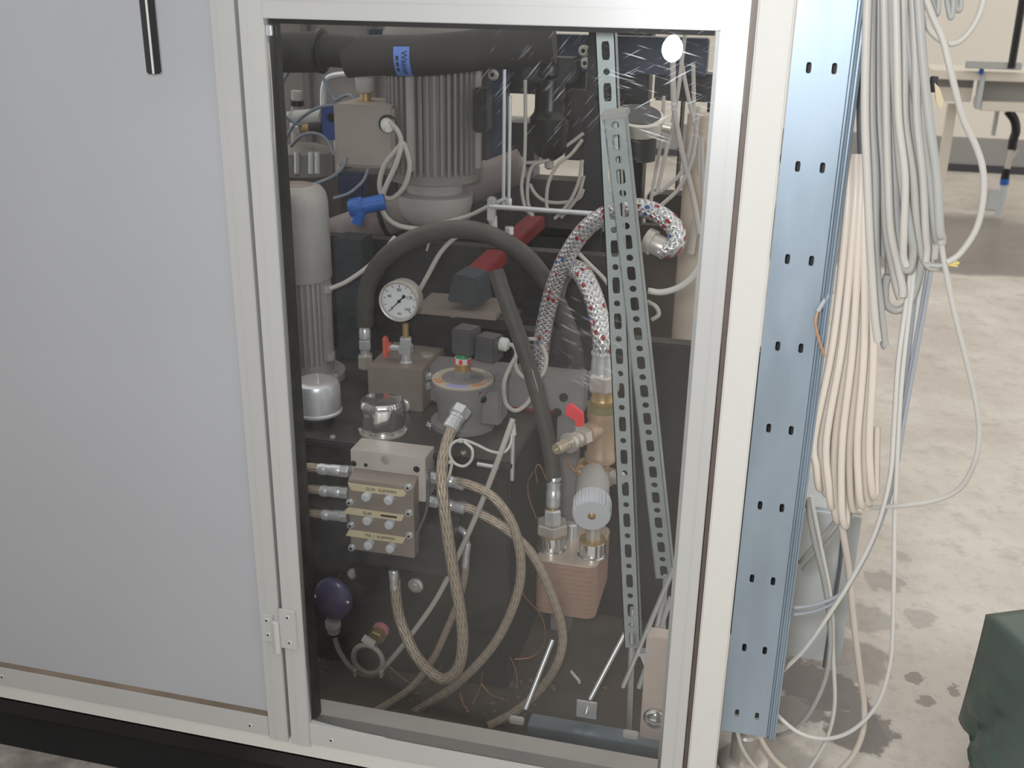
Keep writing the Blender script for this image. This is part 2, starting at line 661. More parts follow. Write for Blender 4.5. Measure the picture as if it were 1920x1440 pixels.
n1, n2, n3 = fnoise(2.2), fnoise(9, 8, 0.65), fnoise(70, 4)
fcol = fmix(frange(n1, 0.35, 0.65, 0, 1), (188, 180, 170), (206, 200, 190))
fcol = fmix(frange(n2, 0.5, 0.72, 0, 0.55), fcol, (158, 150, 141))
fcol = fmix(frange(n3, 0.55, 0.8, 0, 0.4), fcol, (150, 143, 135))
fcol = fmix(frange(fnoise(28, 8, 0.7), 0.5, 0.7, 0, 0.45), fcol, (164, 152, 140))
fcol = fmix(frange(fnoise(5, 5, 0.6), 0.55, 0.75, 0, 0.5), fcol, (214, 208, 198))
stain = None
wob = fmath('MULTIPLY', fmath('SUBTRACT', fnoise(14, 6, 0.6), 0.5), 0.16)
STAINS = [(1505, 1275, .085, .85), (1560, 1300, .075, .8), (1600, 1365, .07, .8), (1640, 1365, .045, .7), (1500, 1330, .06, .7),
          (1712, 1268, .02, .6), (1735, 1312, .026, .6), (1788, 1300, .018, .6), (1655, 1090, .05, .35), (1620, 1160, .07, .35),
          (1720, 1160, .045, .3), (1590, 1240, .09, .5), (1690, 1040, .035, .3), (1440, 1440, .1, .35)]
for (px, py, rad, k) in STAINS:
    c = PZ(px, py, 0)
    d = N.new('ShaderNodeVectorMath')
    d.operation = 'DISTANCE'
    L.new(geo.outputs['Position'], d.inputs[0])
    d.inputs[1].default_value = c
    mk = frange(fmath('ADD', d.outputs['Value'], wob), rad * 0.85, rad * 1.12, k, 0)
    stain = mk if stain is None else fmath('MAXIMUM', stain, mk)
# damp strip in front of the far wall
sx = N.new('ShaderNodeSeparateXYZ')
L.new(geo.outputs['Position'], sx.inputs[0])
yw = fmath('ADD', sx.outputs['Y'], fmath('MULTIPLY', fmath('SUBTRACT', fnoise(1.1), 0.5), 0.8))
damp = fmath('MULTIPLY', frange(yw, 4.45, 4.6, 0, 0.75), frange(yw, 5.9, 6.3, 1, 0))
stain = fmath('MAXIMUM', stain, damp)
# dirty floor right in front of the cabinet
stain = fmath('MAXIMUM', stain, fmath('MULTIPLY', fmath('MULTIPLY', frange(sx.outputs['X'], -0.75, -0.95, 0, 0.8), frange(sx.outputs['Y'], 0.05, 0.2, 1, 0)), frange(n2, 0.35, 0.6, 0.6, 1)))
fcol = fmix(stain, fcol, (84, 78, 74))
L.new(fcol, fb.inputs['Base Color'])
L.new(frange(stain, 0, 0.8, 0.6, 0.35), fb.inputs['Roughness'])
bmp = N.new('ShaderNodeBump')
bmp.inputs['Strength'].default_value = 0.15
bmp.inputs['Distance'].default_value = 0.002
L.new(n3, bmp.inputs['Height'])
L.new(bmp.outputs['Normal'], fb.inputs['Normal'])
MB().bx(-6, 7, -6, 8.2, -0.1, 0).build('floor', fm, None, 'pale concrete hall floor with dark oil stains', None, kind='structure', smooth_=None)

# ---- far wall of the hall, made of upright sheet panels
WALLM = mat('wall_panel_paint', (232, 225, 214), 0.55, 0, 0.03, 2)
WALLG = mat('grey_kick_panel', (150, 148, 146), 0.6, 0, 0.06, 3)
WALLD = mat('dark_wall_foot', (66, 66, 70), 0.6, 0, 0.1, 4)
wall = MB().bx(-6, 7, 8.06, 8.2, 0, 5).build('wall_back', WALLG, None, 'white panelled far wall of the hall', None, kind='structure', smooth_=None)
for i in range(13):
    MB().bx(-6 + i + 0.004, -5 + i - 0.004, 8.03, 8.06, 0.27, 4.98).build('panel', WALLM, wall, bev=0.006)
MB().bx(-6, 7, 8.02, 8.06, 0.06, 0.27).build('baseboard_back', WALLG, None, 'grey kick panel along the foot of the far wall', None, kind='structure', smooth_=None)
MB().bx(-6, 7, 8.01, 8.06, 0.0, 0.06).build('trim_1', WALLD, None, 'dark strip where far wall meets floor', None, kind='structure', smooth_=None)

MB().bx(-6, 7, -5.2, -5.0, 0, 4.5).build('added_wall', mat('added_wall_paint', (146, 143, 138), 0.7, 0, 0.05, 1), None, 'unseen hall wall added behind the photographer to dim the glass reflections', None, kind='structure', smooth_=None)  # unseen wall, added to darken what the pane reflects

# ================================================================== CABINET SHELL
XL_IN, XL_OUT, XLD, XPAN = -0.6994, -0.7355, -0.7416, -0.7783
XR_IN, XR_OUT, XP_L, XP_R = -0.0851, -0.0506, -0.0427, 0.0019
ZTOP, ZBOT, ZRB, ZSB = 1.390, 0.2177, 0.174, 0.1405
ZHI = 1.62
BOW_X, BOW_Z = 0.0115, 0.0098


def screw(parent, c, r, m=ZINC, nrm=(0, -1, 0), dark=True, name='screw'):
    nrm = Vector(nrm)
    o = MB().lathe(Vector(c), nrm, [(-0.001, r), (0.0006, r), (0.0012, r * 0.8)], 14).build(name, m, parent)
    if dark:
        MB().lathe(Vector(c) + nrm * 0.0012, nrm, [(0, r * 0.45), (0.0004, r * 0.45)], 6).build('socket', BLACKP, o)
    return o


# ---- solid door on the left
ld = thing('sheet_metal_door', 'closed door with plain grey panel and black bar handle', 'door', (-1.4, 0.015, ZRB))
MB().bx(-2.2, XPAN - 0.001, 0.005, 0.012, ZBOT, ZHI).build('panel', PANEL, ld, smooth_=None)
MB().bx(XPAN, XLD, 0, 0.03, 0.168, ZHI).build('stile', ALU, ld, bev=0.0012)
MB().bx(XPAN + 0.0125, XPAN + 0.0135, -0.0007, 0.001, 0.17, ZHI).build('groove_ridge', ALU, ld)
MB().bx(-2.2, XPAN - 0.0004, 0, 0.03, ZRB, ZBOT - 0.002).build('rail', ALU, ld, bev=0.0012)
for px, py in ((4, 1269), (469, 1360)):
    screw(ld, P(px, py, 0), 0.0045)
MB().prism([V(-2.2, 0.0049, ZBOT - 0.001), V(-2.2, 0.0005, ZBOT - 0.001), V(-2.2, 0.0049, ZBOT + 0.007)], (2.2 + XPAN - 0.002, 0, 0)).build(
    'dirt_strip', mat('old_grime', (104, 92, 80), 0.9, 0, 0.6, 9), ld, label='brown grime gathered along the lower edge')
hp = P(291, 138, -0.035)
hb = MB()
hb.prism([V(hp.x - 0.0085, -0.045, hp.z), V(hp.x + 0.0065, -0.048, hp.z), V(hp.x + 0.0085, -0.030, hp.z), V(hp.x - 0.0065, -0.030, hp.z)], (0.0, 0, 0.16))
hb.bx(hp.x - 0.007, hp.x + 0.007, -0.035, 0.006, hp.z + 0.13, hp.z + 0.155)
han = hb.build('handle', BLACKP, ld, bev=0.002, label='black bar handle')
MB().bx(hp.x + 0.0045, hp.x + 0.006, -0.0492, -0.046, hp.z + 0.001, hp.z + 0.16).build('edge_strip', WHITEP, han)

# ---- glazed door
gm = bpy.data.materials.new('door_glass')
gm.use_nodes = True
N, L = gm.node_tree.nodes, gm.node_tree.links
N.remove(N['Principled BSDF'])
geo = N.new('ShaderNodeNewGeometry')
tr = N.new('ShaderNodeBsdfTransparent')
tr.inputs['Color'].default_value = (0.95, 0.955, 0.95, 1)
gl = N.new('ShaderNodeBsdfGlossy')
gl.inputs['Roughness'].default_value = 0.0
fr = N.new('ShaderNodeFresnel')
fr.inputs['IOR'].default_value = 1.45
m1 = N.new('ShaderNodeMixShader')
L.new(fr.outputs[0], m1.inputs[0])
L.new(tr.outputs[0], m1.inputs[1])
L.new(gl.outputs[0], m1.inputs[2])
df = N.new('ShaderNodeBsdfDiffuse')
df.inputs['Color'].default_value = (0.7, 0.7, 0.7, 1)
dn = fnoise(3.5, 7, 0.6)
specks = frange(fnoise(420, 2), 0.76, 0.82, 0, 0.12)
film = fmath('MAXIMUM', frange(dn, 0.35, 0.75, 0.002, 0.014), specks)
m2 = N.new('ShaderNodeMixShader')
L.new(film, m2.inputs[0])
L.new(m1.outputs[0], m2.inputs[1])
L.new(df.outputs[0], m2.inputs[2])
# wiping scratches: fine streaks, strongest in two rubbed areas
scr = None
for ang, cx, cz, rad, k in ((0.42, P(1095, 640, 0).x, P(1095, 640, 0).z, 0.10, 0.6), (-0.9, P(1010, 170, 0).x, P(1010, 170, 0).z, 0.11, 0.3),
                            (0.25, P(1230, 180, 0).x, P(1230, 180, 0).z, 0.10, 0.4), (-0.5, P(1240, 150, 0).x, P(1240, 150, 0).z, 0.09, 0.35)):
    mp = N.new('ShaderNodeMapping')
    mp.vector_type = 'TEXTURE'
    mp.inputs['Rotation'].default_value = (0, ang, 0)
    mp.inputs['Scale'].default_value = (0.055, 1, 0.0016)
    L.new(geo.outputs['Position'], mp.inputs['Vector'])
    nz = N.new('ShaderNodeTexNoise')
    nz.inputs['Scale'].default_value = 1
    nz.inputs['Detail'].default_value = 2
    L.new(mp.outputs['Vector'], nz.inputs['Vector'])
    d = N.new('ShaderNodeVectorMath')
    d.operation = 'DISTANCE'
    L.new(geo.outputs['Position'], d.inputs[0])
    d.inputs[1].default_value = (cx, 0.012, cz)
    q = fmath('MULTIPLY', frange(nz.outputs['Fac'], 0.63, 0.75, 0, k), frange(d.outputs['Value'], rad * 0.5, rad, 1, 0))
    scr = q if scr is None else fmath('MAXIMUM', scr, q)
g2 = N.new('ShaderNodeBsdfGlossy')
g2.inputs['Roughness'].default_value = 0.45
g2.inputs['Color'].default_value = (0.75, 0.78, 0.85, 1)
m3 = N.new('ShaderNodeMixShader')
L.new(scr, m3.inputs[0])
L.new(m2.outputs[0], m3.inputs[1])
d2 = N.new('ShaderNodeBsdfDiffuse')
d2.inputs['Color'].default_value = (0.85, 0.88, 0.95, 1)
m4 = N.new('ShaderNodeMixShader')
m4.inputs[0].default_value = 0.45
L.new(g2.outputs[0], m4.inputs[1])
L.new(d2.outputs[0], m4.inputs[2])
L.new(m4.outputs[0], m3.inputs[2])
L.new(m3.outputs[0], N['Material Output'].inputs['Surface'])

gd = thing('glazed_door', 'aluminium framed glass door in front of hydraulic unit', 'door', (-0.39, 0.015, ZRB))
MB().bx(XL_OUT, XL_IN, 0, 0.03, 0.166, ZHI).build('stile', ALU, gd, bev=0.0012)
MB().bx(XL_OUT + 0.013, XL_OUT + 0.014, -0.0007, 0.001, 0.17, ZHI).build('groove_ridge', ALU, gd)
MB().bx(XR_IN, XR_OUT, 0, 0.03, 0.10, ZHI).build('stile', ALU, gd, bev=0.0012)
MB().bx(XR_IN + 0.02, XR_IN + 0.021, -0.0007, 0.001, 0.10, ZHI).build('groove_ridge', ALU, gd)
MB().bx(XL_IN, XR_IN, 0, 0.03, ZTOP, ZHI).build('rail', ALU, gd, bev=0.001)
MB().bx(XL_IN, XR_IN, -0.0007, 0.001, 1.4138, 1.4148).build('groove_ridge', ALU, gd)
MB().bx(XL_IN, XR_IN, 0, 0.03, ZRB, ZBOT).build('rail', ALU, gd, bev=0.0015)
# the acrylic sheet is a little bowed outwards between the rails
pn_ = MB()
NX, NZ = 30, 60
pcx, phx = (XL_IN + XR_IN) / 2, (XR_IN - XL_IN) / 2 + 0.001
pcz, phz = (ZBOT + ZTOP) / 2, (ZTOP - ZBOT) / 2 + 0.006
for side in (0.0, 0.004):
    for i in range(NX + 1):
        for j in range(NZ + 1):
            u, v = -1 + 2 * i / NX, -1 + 2 * j / NZ
            pn_.v.append(V(pcx + phx * u, 0.0125 + side - BOW_X * (1 - u ** 4) - BOW_Z * (1 - v ** 6), pcz + phz * v))
K = (NX + 1) * (NZ + 1)
for i in range(NX):
    for j in range(NZ):
        a = i * (NZ + 1) + j
        pn_.f.append([a, a + NZ + 1, a + NZ + 2, a + 1])
        pn_.f.append([K + a, K + a + 1, K + a + NZ + 2, K + a + NZ + 1])
        pn_.uv += [None, None]
pn_.build('pane', gm, gd, smooth_=60, label='clear scratched acrylic pane')
gk = MB().bx(XL_IN, XL_IN + 0.009, 0.0165, 0.034, ZBOT, ZTOP)
gk.bx(XL_IN, XR_IN - 0.008, 0.0165, 0.028, ZTOP - 0.007, ZTOP)
gk.build('gasket', RUBBER, gd, label='black rubber glazing gasket')
MB().bx(XR_IN - 0.006, XR_IN, 0.0165, 0.03, ZBOT, ZTOP).build('glazing_bead', ALU, gd)
MB().tube(pts([(503, 80), (509, 150), (514, 240), (517, 330), (518, 400)], 0.0115), 0.0007, 6).build('sealing_lip', CABBEIGE, gd)
c = P(505, 57, 0.008)
MB().box(c, (0.008, 0.006, 0.014)).build('pane_clip', ZINC, gd, bev=0.001)
screw(gd, P(621, 1388, 0), 0.005)

# ---- hinge between the doors
hc = P(523, 1180, -0.003)
hg = thing('hinge', 'small zinc hinge joining the two door frames', 'hinge', (hc.x, 0, P(520, 1218, 0).z))


def zp(px, py):
    return P(px, py, 0).z


lx0, lx1, kx, rx0, rx1 = P(491, 1170, 0).x, P(513, 1170, 0).x, P(520, 1180, 0).x, P(527, 1180, 0).x, P(557, 1180, 0).x
MB().bx(lx0, lx1, -0.004, 0, zp(500, 1200), zp(500, 1150)).build('leaf', ALU, hg, bev=0.0008)
MB().bx(rx0, rx1, -0.0055, 0, zp(545, 1214), zp(545, 1143)).build('leaf', ALU, hg, bev=0.0008)
MB().lathe(V(kx, -0.004, zp(520, 1220)), Z3, [(0, 0.006), (0.0005, 0.0068), (0.062, 0.0068), (0.0625, 0.006)], 16).build('knuckle', ALU, hg)
for px, py, yy in ((500, 1163, -0.004), (503, 1190, -0.004), (539, 1158, -0.0055), (543, 1205, -0.0055)):
    screw(hg, P(px, py, yy), 0.0042)

# ---- sill, post, base, roof
MB().bx(-2.2, XP_L - 0.004, 0.004, 0.06, ZSB, ZRB - 0.001).build('cabinet_sill', CREAM, None, 'long cream sill under both cabinet doors', 'sill', bev=0.0015)
po = thing('corner_post', 'cream upright post to the right of the glass door', 'post', ((XP_L + XP_R) / 2, 0.03, 0))
MB().bx(XP_L, XP_R, 0, 0.055, 0.02, ZHI).build('post_body', CREAM, po, bev=0.0025, seg=3)
MB().bx(XR_OUT + 0.001, XP_L - 0.001, 0.016, 0.03, 0.1, ZHI).build('gap_strip', mat('brown_gap', (112, 100, 92), 0.5, 0.2, 0.2, 20), po)  # added strip; the dark of the open gap is put into its colour
MB().bx(XP_L + 0.004, XP_R - 0.004, 0.004, 0.05, 0.0, 0.02).build('foot_plate', BLACKP, po)
bs = thing('plinth_beam', 'black steel base beam under the cabinet sill', 'beam', (-1.1, 0.05, 0))
MB().bx(-2.2, XP_L - 0.006, 0.006, 0.07, 0.10, ZSB - 0.0005).build('lip', BLACKP, bs, bev=0.004)
MB().bx(-2.2, XP_L - 0.006, 0.03, 0.08, 0.0, 0.10).build('web', mat('matt_black', (10, 10, 10), 0.8, 0, 0.2, 20), bs)
MB().bx(-2.2, XP_L - 0.01, 0.082, 1.6, 0.10, 0.16).build('base_pan', PAN, None, 'dirty dark base pan inside the cabinet', 'pan', bev=0.002)

# ---- loose dirt on the pan
rng = random.Random(3)
dm = MB()
for cx, cy, k, sp_ in ((930, 1330, 26, 34), (1000, 1290, 22, 30), (780, 1300, 16, 40), (610, 1250, 8, 15), (1100, 1260, 6, 40)):
    for i in range(k):
        p = PZ(cx + rng.gauss(0, sp_), cy + rng.gauss(0, sp_ * 0.5), 0.16)
        if p.y < 0.1 or p.y > 0.6:
            continue
        r = rng.uniform(0.0015, 0.0055)
        dm.sphere((p.x, p.y, 0.16 + r * 0.2), r, 6, (1, 1, 0.5))
dm.build('debris', DUSTC, None, 'crumbs of dirt scattered on the base pan', 'dirt', kind='stuff')

# ---- galvanised cable channel right of the post
CH_Y = 0.022
chx0, chx1 = 0.0035, 0.0735
ch = thing('cable_channel', 'galvanised upright cable channel with pairs of slots', 'cable channel', (0.04, 0.04, 0.335))
cells = []
zc0 = 0.3732
pitch = 0.12188
zlo, zhi = 0.336, 1.62
edges = []
zprev = zlo
for i in range(11):
    zc = zc0 + i * pitch
    h = 0.016
    if zc - h > zprev:
        cells.append((0, chx1 - chx0, zprev - zlo, zc - h - zlo, None, 0, 0))
    xm = 0.041
    cells.append((0, xm - chx0, zc - h - zlo, zc + h - zlo, 'slot', 0.0032, 0.0068))
    cells.append((xm - chx0, chx1 - chx0, zc - h - zlo, zc + h - zlo, 'slot', 0.0032, 0.0068))
    zprev = zc + h
# slots sit at x 0.0255 and 0.0560: shift cell borders so the centres match
cells2 = []
for (u0, u1, w0, w1, s_, a, b) in cells:
    if s_:
        if u0 == 0:
            cells2.append((0.0, 0.0065, w0, w1, None, 0, 0))
            cells2.append((0.0065, 0.0372, w0, w1, s_, a, b))
        else:
            cells2.append((0.0372, 0.0678, w0, w1, s_, a, b))
            cells2.append((0.0678, chx1 - chx0, w0, w1, None, 0, 0))
    else:
        cells2.append((u0, u1, w0, w1, s_, a, b))
# plate normal must point into the channel (+Y): U along X, W along Z gives -Y, so thickness is negative
MB().perf(V(chx0, CH_Y, zlo), X3, Z3, cells2, -0.0015).build('slotted_face', GALV, ch, smooth_=None)
lipx = [(chx1, CH_Y), (chx1 + 0.0016, CH_Y + 0.004), (chx1 + 0.0036, CH_Y + 0.004), (chx1 + 0.005, CH_Y - 0.002), (chx1 + 0.007, CH_Y - 0.003),
        (chx1 + 0.0085, CH_Y + 0.0005), (chx1 + 0.0105, CH_Y + 0.0005), (chx1 + 0.0118, CH_Y - 0.002), (chx1 + 0.0138, CH_Y - 0.001), (chx1 + 0.0145, CH_Y + 0.003),
        (chx1 + 0.0145, CH_Y + 0.04), (chx1 + 0.013, CH_Y + 0.04), (chx1 + 0.013, CH_Y + 0.006), (chx1, CH_Y + 0.006)]
MB().prism([V(x, y, zlo) for x, y in lipx], (0, 0, zhi - zlo)).build('beaded_lip', GALV, ch, smooth_=50)
MB().bx(chx0, chx0 + 0.0015, CH_Y + 0.0015, CH_Y + 0.045, zlo, zhi).build('flange', GALV, ch)
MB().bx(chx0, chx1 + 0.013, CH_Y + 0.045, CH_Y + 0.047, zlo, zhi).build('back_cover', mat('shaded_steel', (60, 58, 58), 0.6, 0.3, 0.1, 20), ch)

# ---- levelling foot under the channel
fp = PZ(1392, 1428, 0)
ft = thing('levelling_foot', 'round steel levelling foot below the slotted channel', 'machine foot', (fp.x, fp.y, 0))
MB().lathe(fp, Z3, [(0, 0.05), (0.006, 0.05), (0.012, 0.042), (0.014, 0.03)], 28).build('pad', STEEL, ft)
MB().lathe(fp, Z3, [(0.014, 0.026), (0.07, 0.026), (0.075, 0.022)], 24).build('collar', STEEL, ft)
MB().cyl(fp + V(0, 0, .07), fp + V(0, 0, .33), 0.011).build('spindle', ZINC, ft)

# ---- grey enclosure behind the hanging cables
ex0, ex1 = P(1480, 1230, 0.5).x, P(1577, 1230, 0.5).x
ez0, ez1 = P(1540, 1238, 0.5).z, P(1540, 955, 0.5).z
en = thing('wall_box', 'light grey steel box hanging behind the cables', 'enclosure', ((ex0 + ex1) / 2, 0.55, 0))
MB().bx(ex0 - 0.05, ex1, 0.506, 0.66, ez0, ez1).build('body', BOXGREY, en, bev=0.003)
xm = P(1546, 1230, 0.5).x
MB().bx(ex0 - 0.05, xm - 0.0025, 0.494, 0.506, ez0 + 0.001, ez1 - 0.004).build('door', BOXGREY, en, bev=0.002)
MB().bx(xm + 0.0025, ex1, 0.494, 0.506, ez0 - 0.001, ez1 - 0.004).build('side_strip', BOXGREY, en, bev=0.002)
MB().bx(-0.03, ex0 - 0.02, 0.58, 0.61, ez0 + 0.1, ez0 + 0.14).build('mounting_arm', BOXGREY, en)
MB().bx(-0.04, -0.01, 0.58, 0.61, 0.0, ez0 + 0.14).build('mounting_leg', BOXGREY, en)
MB().box(P(1602, 970, 0.52), (0.022, 0.03, 0.04)).build('bracket', WHITEFRAME, en, bev=0.002)

# ---- tarpaulin-covered crate, lower right
TH = math.radians(14)
CE, CDN = V(math.cos(TH), math.sin(TH), 0), V(math.sin(TH), -math.cos(TH), 0)
C0 = V(0.4707, 0.5026, 0.0)
CT = 0.328
cr = thing('covered_crate', 'wooden crate draped in dark green tarpaulin at the right edge', 'crate', C0 + CE * 0.3 + CDN * 0.25)
RC = Matrix((CE, CDN, Z3)).transposed()
MB().box(C0 + CE * 0.32 + CDN * 0.29 + V(0, 0, (CT - 0.03) / 2), (0.56, 0.5, CT - 0.03), RC).build('crate_body', WOOD, cr, bev=0.003)
for i in range(3):
    MB().box(C0 + CE * 0.012 + CDN * 0.29 + V(0, 0, 0.03 + i * 0.075), (0.012, 0.5, 0.065), RC).build('board', WOOD, cr, bev=0.002)
tb = MB()
nu, nv = 30, 24
TW, TD = 0.62, 0.56


def fold(u, v):
    return (0.016 * math.sin(8 * u + 2.5 * v) + 0.012 * math.sin(19 * u + 1.3 + 6 * v)) * v + 0.006 * math.sin(27 * v + 7 * u) * v


def tarp_pt(face, u, v):
    """left (0), far (1), near (2) and top (3) sheet with folds; u along, v downwards"""
    hem = 0.062 + 0.03 * math.sin(7 * u + 0.9)
    fl = 0.012 * v ** 1.5
    z = CT + (hem - CT) * v
    if face == 0:
        top = 0.03 * math.sin(math.pi * u) * (1 - v)
        return C0 + CDN * (TD * u) + CE * (-fl - abs(fold(u, v)) * min(1, 6 * u)) + V(0, 0, z + top)
    if face == 1:
        return C0 + CE * (TW * u) - CDN * (fl + abs(fold(u + 2, v)) * min(1, 6 * u)) + V(0, 0, z + 0.05 * math.sin(math.pi * u * 0.7) * (1 - v))
    if face == 2:
        return C0 + CE * (TW * u) + CDN * (TD + fl + abs(fold(u + 4, v)) * min(1, 6 * u)) + V(0, 0, z)
    return C0 + CE * (TW * u) + CDN * (TD * v) + V(0, 0, CT + 0.03 * math.sin(math.pi * v) * (1 - u) + 0.05 * math.sin(math.pi * u * 0.7) * (1 - v) + 0.05 * math.sin(math.pi * u) * math.sin(math.pi * v))


for face in (0, 1, 2, 3):
    vs_, fs = [], []
    for i in range(nu + 1):
        for j in range(nv + 1):
            vs_.append(tarp_pt(face, i / nu, j / nv))
    for i in range(nu):
        for j in range(nv):
            k = i * (nv + 1) + j
            fs.append((k, k + 1, k + nv + 2, k + nv + 1))
    tb.add(vs_, fs)
to = tb.build('tarpaulin', TARP, cr, smooth_=70)
sm = to.modifiers.new('thick', 'SOLIDIFY')
sm.thickness = 0.0015

# ---- far machine table at the right edge
TY = 6.2


def far(x0, x1, y0, y1, d0=0.0, d1=0.08):
    a, b = P(x0, y1, TY), P(x1, y0, TY)
    return (a.x, b.x, TY + d0, TY + d1, a.z, b.z)


tb_ = thing('machine_table', 'white steel machine table in front of the far wall', 'table', (P(1880, 400, TY).x, TY, 0))
MB().bx(*far(1745, 1960, 137, 147, -0.05, 0.5)).build('top_flange', WHITEFRAME, tb_, bev=0.004)
MB().bx(*far(1836, 1960, 194, 206, -0.05, 0.3)).build('lower_flange', WHITEFRAME, tb_, bev=0.004)
MB().bx(*far(1836, 1960, 147, 194, 0.06, 0.1)).build('web', WALLG, tb_)
MB().bx(*far(1745, 1830, 147, 166, 0.06, 0.1)).build('web', WALLG, tb_)
MB().bx(*far(1755, 1826, 166, 190, 0.04, 0.1)).build('side_rail', WHITEFRAME, tb_, bev=0.004)
MB().bx(*far(1826, 1846, 140, 203, -0.06, 0.04)).build('end_plate', BOXGREY, tb_, bev=0.004)
MB().bx(*far(1870, 1886, 206, 262, 0.2, 0.26)).build('bracket', BOXGREY, tb_)
a = P(1886, 300, TY)
for dx in (-0.35, 0.55):
    MB().bx(a.x + dx - 0.03, a.x + dx + 0.03, TY + 0.2, TY + 0.26, 0, P(1900, 206, TY).z).build('leg', WHITEFRAME, tb_)
MB().bx(a.x - 0.035, a.x + 0.035, TY + 0.19, TY + 0.26, 0, 0.14).build('leg_socket', BOXGREY, tb_, bev=0.005)
rb = MB().bx(*far(1806, 1912, 116, 126, -0.1, -0.05))
rb.build('guide_bar', ALU, None, 'pale aluminium bar lying on the far machine table', 'bar', bev=0.004)
MB().bx(*far(1832, 1842, 128, 138, -0.08, -0.04)).build('blue_clamp', BLUEB, None, 'little blue clamp under the bar on the far table', 'clamp', bev=0.004)
MB().tube([P(1922, -30, TY - 0.1), P(1914, 20, TY - 0.1), P(1904, 80, TY - 0.1), P(1896, 128, TY - 0.1)], 0.024, 10).build(
    'black_hose', BLACKP, None, 'black hose rising from the far machine table', 'hose', smooth_=60)
dh = thing('drain_hose', 'black drain hose hanging under the far machine table', 'hose', (a.x, TY - 0.02, 0.1))
MB().tube(pts([(1890, 208), (1902, 225), (1905, 245), (1900, 262), (1897, 280)], TY - 0.02), 0.028, 12).build('hose', BLACKP, dh, smooth_=60)
MB().cyl(P(1897, 278, TY - 0.02), P(1888, 318, TY - 0.02), 0.018).build('steel_pipe', STEEL, dh)
MB().cyl(P(1896, 298, TY - 0.02), P(1908, 280, TY - 0.02), 0.012).build('branch', STEEL, dh)
MB().cyl(P(1888, 316, TY - 0.02), P(1884, 335, TY - 0.02), 0.026).build('black_union', BLACKP, dh)
MB().cyl(P(1884, 335, TY - 0.02), P(1883, 346, TY - 0.02), 0.028).build('blue_collar', BLUEB, dh)
b_ = P(1883, 346, TY - 0.02)
MB().cyl(b_, V(b_.x, b_.y, 0.0), 0.024).build('standpipe', BOXGREY, dh)

# ================================================================== HYDRAULIC UNIT BEHIND THE GLASS
ZT = 0.65      # top of the oil tank


def onT(px, py):
    return PZ(px, py, ZT)


def bolt(parent, c, ax, r, h=None, m=ZINC, name='bolt'):
    """socket head screw: knurled head with hex socket"""
    ax = Vector(ax).normalized()
    h = h or r * 1.1
    o = MB().lathe(c, ax, [(0, r * 1.25), (h * .12, r * 1.25), (h * .14, r), (h * .9, r), (h, r * .88)], 16).build(name, m, parent)
    MB().lathe(Vector(c) + ax * h, ax, [(-0.0005, r * .5), (0.0003, r * .5)], 6).build('socket', BLACKP, o)
    return o


def hexnut(parent, p0, p1, r, m=ZINC, name='hex_nut'):
    p0, p1 = Vector(p0), Vector(p1)
    l = (p1 - p0).length
    return MB().lathe(p0, p1 - p0, [(0, r * .9), (l * .12, r), (l * .88, r), (l, r * .9)], 6).build(name, m, parent, smooth_=20)


def ferrule(parent, p0, p1, r, m=ZINC, name='ferrule'):
    p0, p1 = Vector(p0), Vector(p1)
    l = (p1 - p0).length
    return MB().lathe(p0, p1 - p0, [(0, r * .85), (l * .05, r), (l * .3, r), (l * .33, r * .93), (l * .5, r * .93), (l * .53, r), (l * .95, r), (l, r * .85)], 18).build(name, m, parent)


# ---- oil tank
tx0, tx1 = -1.35, -0.405
tk = thing('oil_tank', 'big black oil tank carrying the pump motor and filters', 'tank', ((tx0 + tx1) / 2, 0.6, 0.16))
MB().bx(tx0, tx1, 0.255, 0.95, 0.16, 0.632).build('body', TANKF, tk, bev=0.004)
MB().bx(tx0, tx1 + 0.006, 0.243, 0.96, 0.636, ZT).build('lid', TANKB, tk, bev=0.003)
for px in (560, 640, 880, 945):
    c = P(px, 815 + (px - 560) * 0.16, 0.3)
    bolt(tk, V(c.x, 0.262, ZT), Z3, 0.0045, 0.004, STEEL, 'lid_bolt')
p = P(780, 1097, 0.255)
MB().lathe(p, -Y3, [(0, 0.015), (0.003, 0.015), (0.004, 0.013)], 20).build('washer', ZINC, tk)
hexnut(tk, p - Y3 * 0.004, p - Y3 * 0.01, 0.009, STEEL, 'plug_bolt')
# round cover plate with bolts under the filter
for px, py in ((806, 797), (914, 806)):
    bolt(tk, onT(px, py), Z3, 0.006, 0.006, ZINC, 'flange_bolt')

# ---- bracket box carrying the valve block
BFY = 0.188
bx0, bx1 = P(566, 1045, BFY).x, P(845, 1080, BFY).x
bz0, bz1 = P(700, 1062, BFY).z, P(700, 985, 0.215).z
br = thing('valve_bracket', 'black steel bracket box below the valve block', 'bracket', ((bx0 + bx1) / 2, 0.22, bz0))
MB().prism([V(bx0, BFY, bz0), V(bx0, 0.254, bz0), V(bx0, 0.254, bz1 + 0.02), V(bx0, 0.215, bz1 + 0.02), V(bx0, BFY, bz0 + 0.035)], (bx1 - bx0, 0, 0)).build('bracket_body', TANKB, br, bev=0.003)

